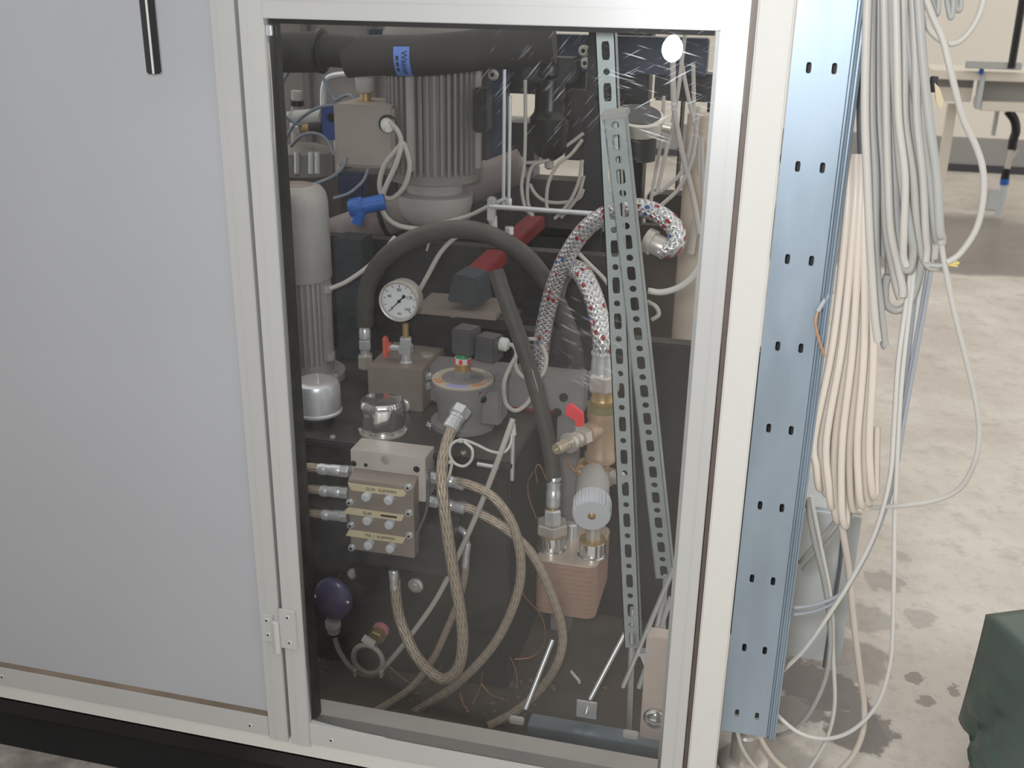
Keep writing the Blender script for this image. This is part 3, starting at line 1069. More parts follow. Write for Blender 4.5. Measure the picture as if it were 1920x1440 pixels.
# ---- valve block with three labelled stations
VY0, VY1 = 0.20, 0.245
vx0, vx1 = P(657, 850, VY0).x, P(797, 860, VY0).x
vzt, vzb = P(720, 850, VY0).z, P(720, 1037, 0.175).z
vb = thing('valve_block', 'aluminium valve block with three yellowed tape labels', 'valve block', ((vx0 + vx1) / 2, 0.22, vzb))
MB().bx(vx0, vx1, VY0, VY1 + 0.008, vzb + 0.1, vzt).build('head_block', ALUBLOCK, vb, bev=0.0012)
zst = P(720, 908, 0.172).z
zsr = P(720, 884, 0.2).z
sx0, sx1 = P(655, 960, 0.172).x, P(776, 960, 0.172).x
MB().prism([V(sx0, 0.172, vzb), V(sx0, 0.172, zst - 0.006), V(sx0, 0.1735, zst), V(sx0, 0.1995, zsr), V(sx0, VY1 + 0.008, zsr), V(sx0, VY1 + 0.008, vzb)],
           (sx1 - sx0, 0, 0)).build('station_block', DARKBLOCK, vb, bev=0.001)
MB().bx(sx1 + 0.0005, vx1, 0.2, VY1 + 0.006, vzb + 0.002, vzb + 0.1).build('end_plate', TANKB, vb, bev=0.001)
FY = 0.172
for i, (py, tx) in enumerate(((935, 'a'), (978, 'b'), (1022, 'c'))):
    pass
for px, py, r in ((663, 869, .0055), (781, 880, .006)):
    MB().lathe(P(px, py, VY0 - 0.0002), -Y3, [(-0.003, r), (0.0005, r), (0.0006, r * .7)], 16).build('bore', BLACKP, vb)
MB().lathe(P(686, 872, VY0), -Y3, [(0, .0035), (0.0006, .0035)], 12).build('bore', BLACKP, vb)
MB().lathe(P(724, 862, VY0), -Y3, [(0, .009), (0.001, .009), (0.0015, .006)], 20).build('plug', STEEL, vb)
for px, py in ((766, 913), (767, 961), (768, 1003), (656, 941), (658, 984), (660, 1026)):
    bolt(vb, P(px, py, FY), -Y3, 0.0055, 0.006, ZINC)
for px, py in ((690, 933), (732, 939), (692, 977), (733, 985), (694, 1023), (735, 1029)):
    c = P(px, py - 5, FY)
    MB().lathe(c, -Y3, [(0, .0085), (0.012, .0085), (0.015, .006), (0.0155, .002)], 18).build('plug_head', GREYPL, vb)
for txt, xa, xb, ya, cut in (('GLAS   KLEMMEN', 652, 762, 915, 1), ('GLAS', 642, 759, 960, 2), ('TEIL 1  KLEMMEN', 648, 761, 1002, 3)):
    a_, b2 = P(xa, ya, FY - 0.0012), P(xb, ya + 8, FY - 0.0012)
    hh = 0.0068
    za, zb2 = (a_.z + b2.z) / 2, (a_.z + b2.z) / 2
    notch = 0.007
    poly = {1: [(a_.x, hh), (a_.x + notch, -hh), (b2.x - notch, -hh), (b2.x, 0), (b2.x - 0.004, hh)],
            2: [(a_.x, -hh), (b2.x - notch, -hh), (b2.x, hh), (a_.x + notch * 1.6, hh)],
            3: [(a_.x, -hh), (b2.x - notch, -hh), (b2.x, hh), (a_.x + notch, hh)]}[cut]
    tp = MB().prism([V(x, FY - 0.0002, za + z) for x, z in poly], (0, -0.0012, 0)).build('tape_label', TAPE, vb, smooth_=None)
    cx = (a_.x + b2.x) / 2
    if cut == 2:
        text(txt, 0.0075, V(cx - 0.012, FY - 0.0015, za), X3, Z3, INK, tp)
        MB().bx(cx + 0.014, cx + 0.044, FY - 0.0021, FY - 0.0014, za - 0.0018, za + 0.0018).build('crossed_out_word', INK, tp)
    else:
        text(txt, 0.0075, V(cx + 0.008, FY - 0.0015, za), X3, Z3, INK, tp)
# grey wire down the right side of the block
cable('wire_lead', [(805, 880, .2), (801, 950, .19), (789, 985, .185), (781, 1005, .18), (783, 1035, .18)], 0.0028, CABDARK, 'grey wire running down the right side of the valve block', 'wire')

# ---- short hoses entering the block from the left
for i, (py, ln, lab) in enumerate(((880, 0, 'uppermost'), (920, 1, 'middle'), (964, 2, 'lowest'))):
    tip = P(655 - ln * 1, py + 4, 0.19)
    f0 = P(597 + ln * 4, py - 1 + ln, 0.19)
    h = thing('short_hose', 'braided hose on the left of the valve block, %s of three' % lab, 'hose', P(600, py + 8, 0.215), 'hoses left of the valve block')
    hexnut(h, f0 + (tip - f0) * .72, f0 + (tip - f0) * 1.0, 0.0115)
    ferrule(h, f0, f0 + (tip - f0) * .74, 0.0105)
    MB().tube([f0 + (tip - f0) * .2, P(575, py - 4 + ln, .19), P(545, py + 2, .192), P(505, py + 26, .195)], 0.0082, 14).build('hose', BRAID, h, smooth_=60)

# ---- two hoses leaving the block to the right
for i, (py, path, lab) in enumerate((
        (905, [(878, 908, .205), (925, 932, .2), (962, 985, .195), (977, 1060, .19), (965, 1130, .185), (925, 1210, .18), (860, 1280, .17), (800, 1322, .16), (755, 1345, .15)],
         'upper braided hose curving from the right of the valve block'),
        (950, [(872, 950, .215), (910, 968, .215), (960, 1000, .215), (1005, 1050, .215), (1040, 1130, .215), (1055, 1190, .215), (1046, 1240, .2), (1015, 1290, .19), (965, 1335, .17), (915, 1362, .14)],
         'lower braided hose sweeping from the valve block past the heat exchanger'))):
    h = thing('return_hose', lab, 'hose', P(860, py, .21), 'hoses right of the valve block')
    a_, b2 = P(803, py - 12, .215), P(872, py + 4, .21)
    hexnut(h, a_, a_ + (b2 - a_) * .28, 0.011, ZINC)
    MB().cyl(a_ + (b2 - a_) * .26, a_ + (b2 - a_) * .5, 0.008).build('nipple', ZINC, h)
    ferrule(h, a_ + (b2 - a_) * .48, b2, 0.0108)
    MB().tube([a_ + (b2 - a_) * .7] + pts(path), 0.0085, 14).build('hose', BRAID, h, smooth_=60)

# ---- thick hose from the filter looping down and back up
h = thing('loop_hose', 'thick braided hose looping down from the filter outlet', 'hose', P(830, 1270, .15), None)
hexnut(h, P(868, 764, .29), P(858, 780, .275), 0.0185)
ferrule(h, P(861, 776, .28), P(843, 806, .255), 0.0155)
MB().tube(pts([(856, 784, .272), (838, 830, .235), (828, 890, .19), (835, 970, .165), (848, 1060, .155), (862, 1140, .15), (868, 1200, .15), (860, 1250, .15), (835, 1273, .152), (805, 1258, .16), (775, 1220, .18), (750, 1160, .2), (742, 1110, .21), (741, 1085, .215)]),
          0.0105, 16).build('hose', BRAID, h, smooth_=60)
ferrule(h, P(741, 1108, .21), P(738, 1068, .215), 0.0098)
h = thing('down_hose', 'thin braided hose dropping from a fitting right of the bracket', 'hose', P(760, 1330, .13))
MB().tube(pts([(874, 1040, .235), (872, 1075, .23), (862, 1120, .225), (838, 1180, .215), (812, 1235, .2), (775, 1285, .18), (735, 1315, .15), (700, 1335, .12)]), 0.0068, 12).build('hose', BRAID, h, smooth_=60)
ferrule(h, P(872, 1064, .23), P(876, 1018, .235), 0.0075)
MB().tube(pts([(876, 1020, .235), (872, 1000, .238), (858, 990, .245), (845, 985, .25)]), 0.006, 10).build('elbow', ZINC, h)

# ---- can breather and chrome filler cap
c = onT(597, 792)
cb = thing('can_breather', 'round silver breather can with small print at the left', 'breather', c)
MB().lathe(c, Z3, [(0, .03), (.012, .03), (.014, .022), (.03, .022)], 24).build('neck', RUBBER, cb)
bh = P(597, 768, c.y).z - ZT
tz = P(597, 712, c.y).z - ZT
R_ = M(44, c + V(0, 0, .04))
MB().lathe(c, Z3, [(bh - .004, R_ * .9), (bh - .003, R_ * 1.05), (bh + .001, R_ * 1.06), (bh + .004, R_), (tz - .012, R_), (tz - .004, R_ * .93), (tz - .001, R_ * .8), (tz, R_ * .6), (tz + .0005, 0.001)], 36).build('can', CAN, cb)
MB().cyl(c + V(.004, 0, tz), c + V(.004, 0, tz + .012), .0032).build('stud', STEEL, cb)
aa = math.radians(-112)
lb = MB()
for k in range(5):
    for zz in (0, 1):
        t = aa + (k - 2) * 0.14
        lb.v.append(c + V(math.cos(t) * (R_ + .0006), math.sin(t) * (R_ + .0006), bh + .008 + zz * .022))
for k in range(4):
    lb.f.append([2 * k, 2 * k + 2, 2 * k + 3, 2 * k + 1])
    lb.uv.append(None)
lo = lb.build('label', WHITEP, cb)
rt = V(-math.sin(aa), math.cos(aa), 0)
for k, (w_, sh) in enumerate(((.012, 0), (.016, .001), (.009, -.003), (.014, 0))):
    MB().box(c + V(math.cos(aa), math.sin(aa), 0) * (R_ + .0006) + rt * sh + V(0, 0, bh + .027 - k * .0055), (w_, .001, .0022), Matrix((rt, V(math.cos(aa), math.sin(aa), 0), Z3)).transposed()).build('print_mark', INK, lo)

c = onT(718, 808)
fc = thing('filler_cap', 'shiny chrome filler cap with scalloped edge', 'filler cap', c)
R_ = M(41, c + V(0, 0, .04))
tz = P(718, 747, c.y).z - ZT
MB().lathe(c, Z3, [(0, R_ * 1.1), (.003, R_ * 1.1), (.004, R_ * 1.02)], 32).build('flange', STEEL, fc)
MB().lathe(c, Z3, [(.004, R_ * .92), (.010, R_ * .95), (.011, R_ * .9)], 32).build('neck', CHROME, fc)
MB().lathe(c, Z3, [(.011, R_ * .96), (.014, R_), (.05, R_), (tz - .012, R_ * 1.02), (tz - .006, R_ * .99), (tz - .001, R_ * .9), (tz, R_ * .7), (tz + .0005, .001)], 64,
           lobes=lambda t: 1 + 0.022 * math.cos(8 * t)).build('cap', CHROME, fc)
for k in range(6):
    t = k * math.pi / 3 + .3
    bolt(fc, c + V(math.cos(t), math.sin(t), 0) * R_ * 1.04 + V(0, 0, .003), Z3, .0035, .003, ZINC, 'flange_screw')

# ---- steel manifold with gauge and needle valve
my = 0.42
mx0, mx1 = P(690, 730, my).x, P(792, 735, my).x
mzt = P(740, 690, my).z
mf = thing('steel_manifold', 'grey steel manifold block standing on the oil tank', 'manifold', ((mx0 + mx1) / 2, my + .07, ZT))
MB().bx(mx0, mx1, my, my + .15, ZT, mzt).build('block', DARKBLOCK, mf, bev=0.002)
MB().lathe(P(757, 760, my), -Y3, [(0, .014), (.004, .014), (.006, .011)], 20).build('plug', STEEL, mf)
for px, py in ((794, 708), (792, 726)):
    hexnut(mf, P(px, py, my + .03), P(px + 16, py - 4, my + .03), .008, ZINC, 'plug')
MB().lathe(P(795, 658, my + .1) * 0 + V(mx1 - .02, my + .09, mzt), Z3, [(0, .014), (.003, .014), (.004, .008)], 18).build('plug', STEEL, mf)

gy = my + .04
gb = V(P(762, 690, gy).x, gy, mzt)
nv = thing('needle_valve', 'shiny needle valve with faded red T handle below the gauge', 'valve', gb)
zz = [P(760, y_, gy).z for y_ in (690, 676, 662, 646, 632, 618)]
hexnut(nv, V(gb.x, gy, zz[0]), V(gb.x, gy, zz[1]), .0135, ZINC)
MB().cyl(V(gb.x, gy, zz[1]), V(gb.x, gy, zz[2]), .009).build('lower_neck', ZINC, nv)
MB().box(V(gb.x, gy, (zz[2] + zz[3]) / 2), (.024, .024, zz[3] - zz[2])).build('valve_body', ZINC, nv, bev=.002)
hexnut(nv, V(gb.x, gy, zz[3]), V(gb.x, gy, zz[4]), .0125, ZINC)
MB().cyl(V(gb.x, gy, zz[4]), V(gb.x, gy, zz[5] + .012), .006).build('upper_neck', BRASS, nv)
zh = (zz[2] + zz[3]) / 2
MB().cyl(V(gb.x - .012, gy, zh), V(gb.x - .034, gy, zh), .0065).build('spindle', ZINC, nv)
th = MB().box(V(gb.x - .042, gy, zh), (.011, .011, .044))
th.box(V(gb.x - .035, gy, zh), (.012, .014, .02))
th.build('t_handle', SALMON, nv, bev=.003, label='faded red T handle')

gr = M(36, P(750, 562, gy)) * 1.08
gc = V(P(752, 562, gy - .02).x, gy - .02, P(752, 562, gy - .02).z)
pg = thing('pressure_gauge', 'round steel pressure gauge with white dial', 'gauge', V(gb.x, gy, zz[5]))
MB().lathe(gc, Y3, [(-.012, gr * .86), (-.015, gr * .9), (-.016, gr * .97), (-.012, gr), (-.006, gr), (-.004, gr * .94), (.02, gr * .94), (.024, gr * .88)], 48, cap=False).build('case', STEEL, pg)
MB().lathe(gc, Y3, [(.022, 0.001), (.0221, gr * .9)], 40).build('case_back', STEEL, pg)
dl = MB().lathe(gc, Y3, [(-.009, gr * .88), (-.0085, gr * .88)], 40).build('dial', DIALW, pg)
for k in range(11):
    t = math.radians(225 - 27 * k)
    u = V(math.cos(t), 0, math.sin(t))
    ln = .16 if k % 5 == 0 else .09
    w = V(-math.sin(t), 0, math.cos(t)) * .0006
    p1, p2 = gc + u * gr * .8 - Y3 * .0095, gc + u * gr * (.8 - ln) - Y3 * .0095
    MB().prism([p1 - w, p1 + w, p2 + w, p2 - w], (0, .0005, 0)).build('tick', INK, dl)
for s_, ang in (('0', 225), ('40', 158), ('80', 90), ('120', 22), ('160', -45)):
    t = math.radians(ang)
    text(s_, .0085, gc + V(math.cos(t), 0, math.sin(t)) * gr * .54 - Y3 * .0095, X3, Z3, INK, dl)
text('bar', .0065, gc + V(0, -.0095, -gr * .62), X3, Z3, INK, dl)
t = math.radians(226)
u, w = V(math.cos(t), 0, math.sin(t)), V(-math.sin(t), 0, math.cos(t))
nb = MB().prism([gc - u * gr * .38 + w * .0016 - Y3 * .012, gc - u * gr * .38 - w * .0016 - Y3 * .012, gc + u * gr * .76 - w * .0004 - Y3 * .012, gc + u * gr * .76 + w * .0004 - Y3 * .012], (0, .0006, 0))
nb.lathe(gc - Y3 * .012, -Y3, [(0, .0035), (.001, .003)], 12)
nb.lathe(gc - u * gr * .36 - Y3 * .0121, -Y3, [(0, .0036), (.0006, .0036)], 12)
nb.build('needle', BLACKP, pg)

# ---- pressure hose with swivel fitting arching over
h = thing('arched_hose', 'thick dusty rubber hose arching behind the gauge', 'hose', P(686, 690, .5))
MB().tube(pts([(684, 610, .5), (684, 575, .5), (690, 535, .5), (715, 490, .5), (760, 455, .5), (815, 435, .5), (875, 430, .5), (930, 445, .5), (985, 480, .51), (1025, 530, .52), (1055, 590, .53), (1075, 650, .54), (1085, 720, .56)]),
          M(17, P(800, 500, .5)), 14).build('hose', RUBHOSE, h, smooth_=60)
ferrule(h, P(684, 598, .5), P(684, 635, .5), M(11, P(684, 620, .5)))
hexnut(h, P(684, 636, .5), P(685, 655, .5), M(12, P(684, 640, .5)))
MB().cyl(P(685, 655, .5), P(685, 668, .5), M(9, P(684, 640, .5))).build('neck', ZINC, h)
hexnut(h, P(685, 664, .5), P(686, 690, .5), M(15, P(684, 640, .5)), STEEL)

# ---- left pump motor
LY = 0.54
mc = V(P(567, 600, LY).x, LY, ZT)
R_ = M(60, P(570, 450, LY))


def mz(py):
    return P(567, py, LY).z - ZT


lm = thing('pump_motor', 'upright grey electric motor with domed fan cover at the left', 'motor', mc)
MB().lathe(mc, Z3, [(0, R_ * 1.3), (.015, R_ * 1.3), (.02, R_ * 1.05), (mz(690), R_ * .95), (mz(672), R_ * .98)], 40).build('flange_foot', MOTORG, lm)
MB().gear(mc, Z3, R_ * .84, R_ * .96, 34, mz(676), mz(518), .4).build('finned_body', MOTORG, lm, smooth_=20)
MB().lathe(mc, Z3, [(mz(520), R_ * 1.0), (mz(517), R_ * 1.02), (mz(395), R_ * 1.0), (mz(375), R_ * .99), (mz(360), R_ * .93), (mz(350), R_ * .8), (mz(347), R_ * .6)], 44).build('fan_cover', MOTORG, lm)
MB().lathe(mc, Z3, [(mz(347) - .001, R_ * .6), (mz(346), R_ * .55), (mz(346) + .0005, .002)], 40).build('grille', DARKBLOCK, lm)
for k in range(4):
    t = math.radians(-112 + k * 90 + 12)
    u = V(math.cos(t), math.sin(t), 0)
    MB().box(mc + u * R_ * .95 + V(0, 0, (mz(518) + mz(680)) / 2), (.012, .016, mz(530) - mz(660)), Matrix.Rotation(t, 3, 'Z')).build('tie_rib', MOTORG, lm, bev=.002)
    for py in (530, 655):
        MB().cyl(mc + u * R_ * .99 + V(0, 0, mz(py) - .012), mc + u * R_ * .99 + V(0, 0, mz(py) + .004), .011).build('lug', MOTORG, lm)
    bolt(lm, mc + u * R_ * 1.18 + V(0, 0, .015), Z3, .006, .006, STEEL)

# ---- return filter with label disc, clogging indicator and plug
c = onT(868, 795)
rf_ = thing('return_filter', 'grey return filter housing with colourful ring label on top', 'filter', c)
fy = c.y
tz = P(868, 712, fy).z - ZT
R_ = M(58, P(868, 712, fy))
MB().lathe(c, Z3, [(0, R_ * 1.05), (.01, R_ * 1.05), (.012, R_ * .8), (tz * .45, R_ * .84), (tz - .006, R_ * .98), (tz, R_ * .98)], 44).build('housing', GREYBAR, rf_)
MB().box(c + V(R_ * .75, .01, tz * .5), (.07, .06, tz * .72)).build('side_port', GREYBAR, rf_, bev=.004)
bolt(rf_, P(905, 748, fy - .025), -Y3, .006, .005, BLACKP, 'port_plug')
rs = MB().box(P(893, 742, fy - .035), (.008, .004, .024), Matrix.Rotation(.6, 3, 'Y')).build('red_stripe', REDP, rf_)


def ring_piece(c, r0, r1, a0, a1, z, h, n=14):
    poly = [c + V(math.cos(a0 + (a1 - a0) * i / n) * r1, math.sin(a0 + (a1 - a0) * i / n) * r1, z) for i in range(n + 1)]
    poly += [c + V(math.cos(a1 - (a1 - a0) * i / n) * r0, math.sin(a1 - (a1 - a0) * i / n) * r0, z) for i in range(n + 1)]
    mb = MB()
    k = n + 1
    vs_ = poly + [p + V(0, 0, h) for p in poly]
    fs = []
    for i in range(n):
        fs.append((i, i + 1, 2 * k - 2 - i, 2 * k - 1 - i))
        fs.append((2 * k + i, 2 * k + 2 * k - 1 - i, 2 * k + 2 * k - 2 - i, 2 * k + i + 1))
        fs.append((i, 2 * k + i, 2 * k + i + 1, i + 1))
    mb.add(vs_, fs)
    return mb


MB().lathe(c, Z3, [(tz, R_), (tz + .004, R_), (tz + .005, R_ * .98)], 44).build('cover', LABELW, rf_)
MB().lathe(c, Z3, [(tz + .005, R_ * .7), (tz + .0055, R_ * .7)], 40).build('cover_centre', GREYBAR, rf_)
for a0, a1, m_ in ((-1.9, -1.1, LILAC), (-2.7, -2.25, ORANGEP), (-.9, -.45, ORANGEP), (1.7, 2.2, ORANGEP), (.2, .9, GREYPL2)):
    ring_piece(c, R_ * .74, R_ * .97, a0, a1, tz + .0051, .0004).build('label_patch', m_, rf_)
hexnut(rf_, c + V(0, 0, tz + .004), c + V(0, 0, tz + .02), .017, GREYBAR, 'indicator_base')
MB().lathe(c, Z3, [(tz + .018, .0145), (tz + .034, .0145)], 24).build('brass_collar', BRASS, rf_)
MB().lathe(c, Z3, [(tz + .034, .0155), (tz + .045, .0155)], 30).build('white_band', WHITEP, rf_)
for k in range(6):
    t = k * math.pi / 3 + .55
    MB().box(c + V(math.cos(t) * .0156, math.sin(t) * .0156, tz + .0395), (.001, .007, .009), Matrix.Rotation(t, 3, 'Z')).build('red_mark', REDHANDLE, rf_)
MB().lathe(c, Z3, [(tz + .045, .0135), (tz + .052, .012)], 24).build('green_cap', GREENP, rf_)
Mp = Matrix.Rotation(math.radians(-12), 3, 'Z')
pc = c + V(.006, .004, tz + .052)
CONN = mat('grey_black_plastic', (76, 74, 78), .45, 0, .12, 30, dust=.3)
cp = thing('plug_connector', 'black square plug connector on the filter indicator', 'connector', pc)
MB().box(pc + V(0, 0, .026), (.042, .042, .05), Mp).build('cap', CONN, cp, bev=.003)
MB().box(pc + V(.042, .004, .014), (.042, .04, .048), Mp).build('cable_box', CONN, cp, bev=.003)
g0 = pc + V(.063, .008, .022)
MB().lathe(g0, Mp @ X3, [(0, .013), (.012, .013), (.016, .009)], 10).build('gland', WHITEP, cp)
cable('sensor_cable', [(944, 646, g0.y), (962, 648, g0.y), (968, 665, g0.y - .01), (955, 690, g0.y - .02), (945, 720, g0.y - .03), (948, 755, g0.y - .03), (965, 770, g0.y - .04), (985, 760, g0.y - .03), (1000, 738, g0.y - .02)],
      .0042, CABIN, 'grey cable curling down from the black plug connector')
cable('sensor_cable', [(975, 640, .44), (990, 636, .44), (1010, 640, .44), (1024, 670, .43), (1018, 700, .42), (1000, 712, .41), (978, 705, .40), (966, 685, .40), (970, 660, .41), (985, 645, .43)],
      .0042, CABIN, 'coiled grey cable behind the slanting black hose')

# ---- grey cross bar with red line behind the filter
gbY = .47
a_, b2 = P(800, 720, gbY), P(1092, 765, gbY)
bar = thing('cross_bar', 'grey painted cross bar behind the filter with red scribed line', 'bar', V((a_.x + b2.x) / 2, gbY + .03, ZT))
bzt, bzb = P(960, 700, gbY).z, P(960, 768, gbY).z
MB().bx(a_.x, b2.x, gbY, gbY + .06, bzb, bzt).build('bar_body', GREYBAR, bar, bev=.003)
MB().bx(P(950, 770, gbY).x, P(1040, 770, gbY).x, gbY - .001, gbY + .002, bzb + .001, bzb + .007).build('red_line', REDP, bar)
for px, py in ((1057, 745), (1045, 773)):
    bolt(bar, P(px, py, gbY), -Y3, .007, .007, BLACKP)
for fx in (a_.x + .03, b2.x - .03):
    MB().bx(fx - .02, fx + .02, gbY + .01, gbY + .05, .16 if fx > tx1 else ZT, bzb).build('leg', GREYBAR, bar)

# ---- black plates added behind the tank to make this space dark
cf = thing('dark_backing', 'dark backing plates added to darken the space behind the tank', 'housing', V(-.25, .62, .16))
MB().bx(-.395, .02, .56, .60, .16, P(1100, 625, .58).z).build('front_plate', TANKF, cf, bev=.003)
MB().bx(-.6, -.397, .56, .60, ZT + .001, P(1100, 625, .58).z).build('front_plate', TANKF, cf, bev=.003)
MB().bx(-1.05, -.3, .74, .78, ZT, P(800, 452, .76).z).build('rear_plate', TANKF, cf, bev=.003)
a_ = P(655, 445, .68)
MB().bx(P(634, 500, .68).x, P(686, 500, .68).x, .66, .73, ZT, a_.z).build('upright_box', mat('slate_box_paint', (52, 58, 64), .45, 0, .12, 20), cf, bev=.003)

# ---- red lever with black end block on its rail
ry = .55
rl = thing('lever_rail', 'dark plate ledge under the red lever', 'plate', P(860, 600, ry))
zA = P(860, 585, ry).z
MB().bx(P(775, 590, ry).x, P(930, 590, ry).x, ry, ry + .12, zA - .012, zA).build('ledge', DARKBLOCK, rl, bev=.002)
MB().bx(P(770, 610, ry).x, P(960, 610, ry).x, ry + .01, ry + .1, ZT, zA - .0125).build('support', TANKF, rl, bev=.003)
bolt(rl, P(846, 598, ry - .001) + V(0, .02, 0), Z3, .008, .007, ZINC)
lv = thing('red_lever', 'dark red square lever arm with black end block', 'lever', V(P(872, 570, ry + .03).x, ry + .03, zA))
p0 = P(880, 528, ry + .05)
p1 = P(1005, 415, ry + .42)
dirv = (p1 - p0).normalized()
side = dirv.cross(Z3).normalized()
upv = side.cross(dirv)
RM = Matrix((dirv, side, upv)).transposed()
MB().box((p0 + p1) / 2, ((p1 - p0).length, .045, .03), RM).build('arm', REDP, lv, bev=.003)
MB().prism([P(838, 566, ry + .012), P(898, 576, ry + .012), P(892, 524, ry + .012), P(848, 514, ry + .012)], (0.012, .06, .004)).build('end_block', mat('slate_plastic', (56, 62, 68), .4, 0, .1, 20), lv, bev=.003)

# ---- thick dusty pipe with black clamp bands
h = thing('dusty_pipe', 'thick dusty grey pipe with black clamp bands', 'pipe', P(700, 440, .78))
pp = pts([(600, 450, 1.0), (690, 418, 1.02), (780, 392, 1.04), (890, 345, 1.08), (980, 310, 1.1)])
rp = M(32, pp[1])
MB().tube(pp, rp, 22).build('pipe', PINKPIPE, h, smooth_=60)
for i, t in ((1, .35), (2, .75)):
    q = pp[i].lerp(pp[i + 1], t)
    d = (pp[i + 1] - pp[i]).normalized()
    MB().lathe(q, d, [(-.006, rp * 1.03), (-.005, rp * 1.08), (.005, rp * 1.08), (.006, rp * 1.03)], 24).build('clamp_band', BLACKP, h)

# ---- upper motor with terminal box on its bell housing
UY = .86
uc = V(P(815, 330, UY).x, UY, P(815, 415, UY).z)


def uz(py):
    return P(815, py, UY).z - uc.z


R_ = M(90, P(800, 220, UY))
um = thing('upper_motor', 'large dusty finned motor behind the pipes with terminal box', 'motor', uc)
MB().lathe(uc, Z3, [(0, R_ * .55), (uz(400), R_ * .74), (uz(380), R_ * .8), (uz(362), R_ * .82), (uz(358), R_ * .6), (uz(335), R_ * .62)], 44).build('bell_housing', GREYPL2, um)
MB().lathe(uc, Z3, [(uz(338), R_ * .75), (uz(334), R_ * .95), (uz(318), R_ * .95), (uz(312), R_ * .88)], 40).build('flange', MOTORD, um)
MB().gear(uc, Z3, R_ * .86, R_, 44, uz(318), uz(120), .42).build('finned_body', MOTORD, um, smooth_=20)
for k in range(4):
    t = math.radians(-100 + k * 90)
    MB().box(uc + V(math.cos(t), math.sin(t), 0) * R_ * .97 + V(0, 0, uz(220)), (.02, .016, uz(130) - uz(310)), Matrix.Rotation(t, 3, 'Z')).build('tie_rib', MOTORG, um, bev=.003)
MB().lathe(uc, Z3, [(uz(120), R_ * 1.02), (uz(60), R_ * 1.02), (uz(45), R_ * .9)], 40).build('fan_cover', MOTORD, um)
ty = UY - R_ * .62
q0_, q1_ = P(645, 305, ty), P(752, 195, ty)
MB().bx(q0_.x, q1_.x, ty - .05, ty + .1, q0_.z, q1_.z).build('terminal_box', TERMBOX, um, bev=.006)
MB().box(P(905, 205, UY - R_ * .5), (.03, .05, .09)).build('black_cover', BLACKP, um, bev=.004)
gq = P(728, 232, ty - .05)
gn = MB().lathe(gq, -Y3, [(0, .019), (.008, .019), (.01, .014)], 20).build('gland_hole', BLACKP, um)
MB().lathe(gq - Y3 * .008, V(.5, -1, -.15), [(0, .014), (.018, .014), (.022, .009), (.032, .008)], 14).build('gland_nut', WHITEP, um)
yq = ty - .075
cable('motor_cable', [(732, 230, yq), (740, 238, yq - .01), (748, 250, yq - .01), (752, 268, yq - .01), (740, 285, yq - .01), (722, 308, yq - .01), (712, 340, yq - .01), (716, 365, yq - .01), (735, 372, yq - .01), (758, 350, yq - .01), (768, 315, yq - .01), (764, 288, yq - .01), (755, 268, yq - .012),
                      (750, 285, yq - .016), (742, 310, yq - .018), (728, 340, yq - .02), (718, 365, yq - .02), (714, 385, yq - .02), (725, 408, yq - .02), (750, 424, yq - .02), (790, 430, yq - .01)],
      M(5, gq), CABIN, 'grey motor cable hanging in two loops from the terminal box')

# ---- insulated black pipe along the top with blue label
h = thing('insulated_pipe', 'fat black foam insulated pipe along the top with a blue label', 'pipe', P(720, 140, .74))
MB().tube(pts([(480, 98, .64), (560, 98, .65), (606, 97, .655)]), M(37, P(560, 98, .65)), 24).build('insulation_sleeve', FOAM, h, smooth_=60)
MB().tube(pts([(595, 93, .655), (660, 98, .665), (700, 104, .672)]), M(30, P(650, 98, .665)), 22).build('insulation_joint', FOAM, h, smooth_=60)
ip = pts([(650, 108, .668), (700, 104, .672), (780, 104, .68), (860, 98, .688), (940, 88, .696), (1040, 80, .705)])
ri = M(37, ip[1])
MB().tube(ip, ri, 26).build('insulation_sleeve', mat('dusty_foam_insulation', (52, 50, 49), .75, 0, .25, 30, bump=.15), h, smooth_=60)
MB().lathe(P(603, 96, .655), X3, [(-.004, M(38, ip[0]) * 1.02), (-.003, M(39, ip[0]) * 1.05), (.003, M(39, ip[0]) * 1.05), (.004, M(38, ip[0]))], 24).build('rubber_band', BLACKP, h)
ax = (ip[2] - ip[1]).normalized()
lc = ip[1].lerp(ip[2], (762 - 700) / 80)
toc = CAM - lc
toc = (toc - ax * toc.dot(ax)).normalized()
dwn = -Z3 - ax * (-Z3).dot(ax)
dwn = (dwn - toc * dwn.dot(toc)).normalized()
lb = MB()
n = 12
for k in range(n + 1):
    t = -.42 + 1.72 * k / n
    for e in (0, 1):
        lb.v.append(lc + ax * (e * .032 - .016) + (toc * math.cos(t) + dwn * math.sin(t)) * (ri + .001))
for k in range(n):
    lb.f.append([2 * k, 2 * k + 1, 2 * k + 3, 2 * k + 2])
    lb.uv.append(None)
bl = lb.build('blue_label', BLUELABEL, h, label='blue sticker with rotated print')
mid = (toc * math.cos(.42) + dwn * math.sin(.42))
mdn = (dwn * math.cos(.42) - toc * math.sin(.42))
text_cyl('Wasser', .017, lc + ax * .005, ri + .0016, ax, mid, mdn, INK, bl)
for k in range(3):
    t = .12 + .3 * k
    MB().box(lc - ax * .009 + (toc * math.cos(t) + dwn * math.sin(t)) * (ri + .0014), (.005, .008, .001), Matrix((ax, dwn * math.cos(t) - toc * math.sin(t), toc * math.cos(t) + dwn * math.sin(t))).transposed()).build('print_mark', INK, bl)

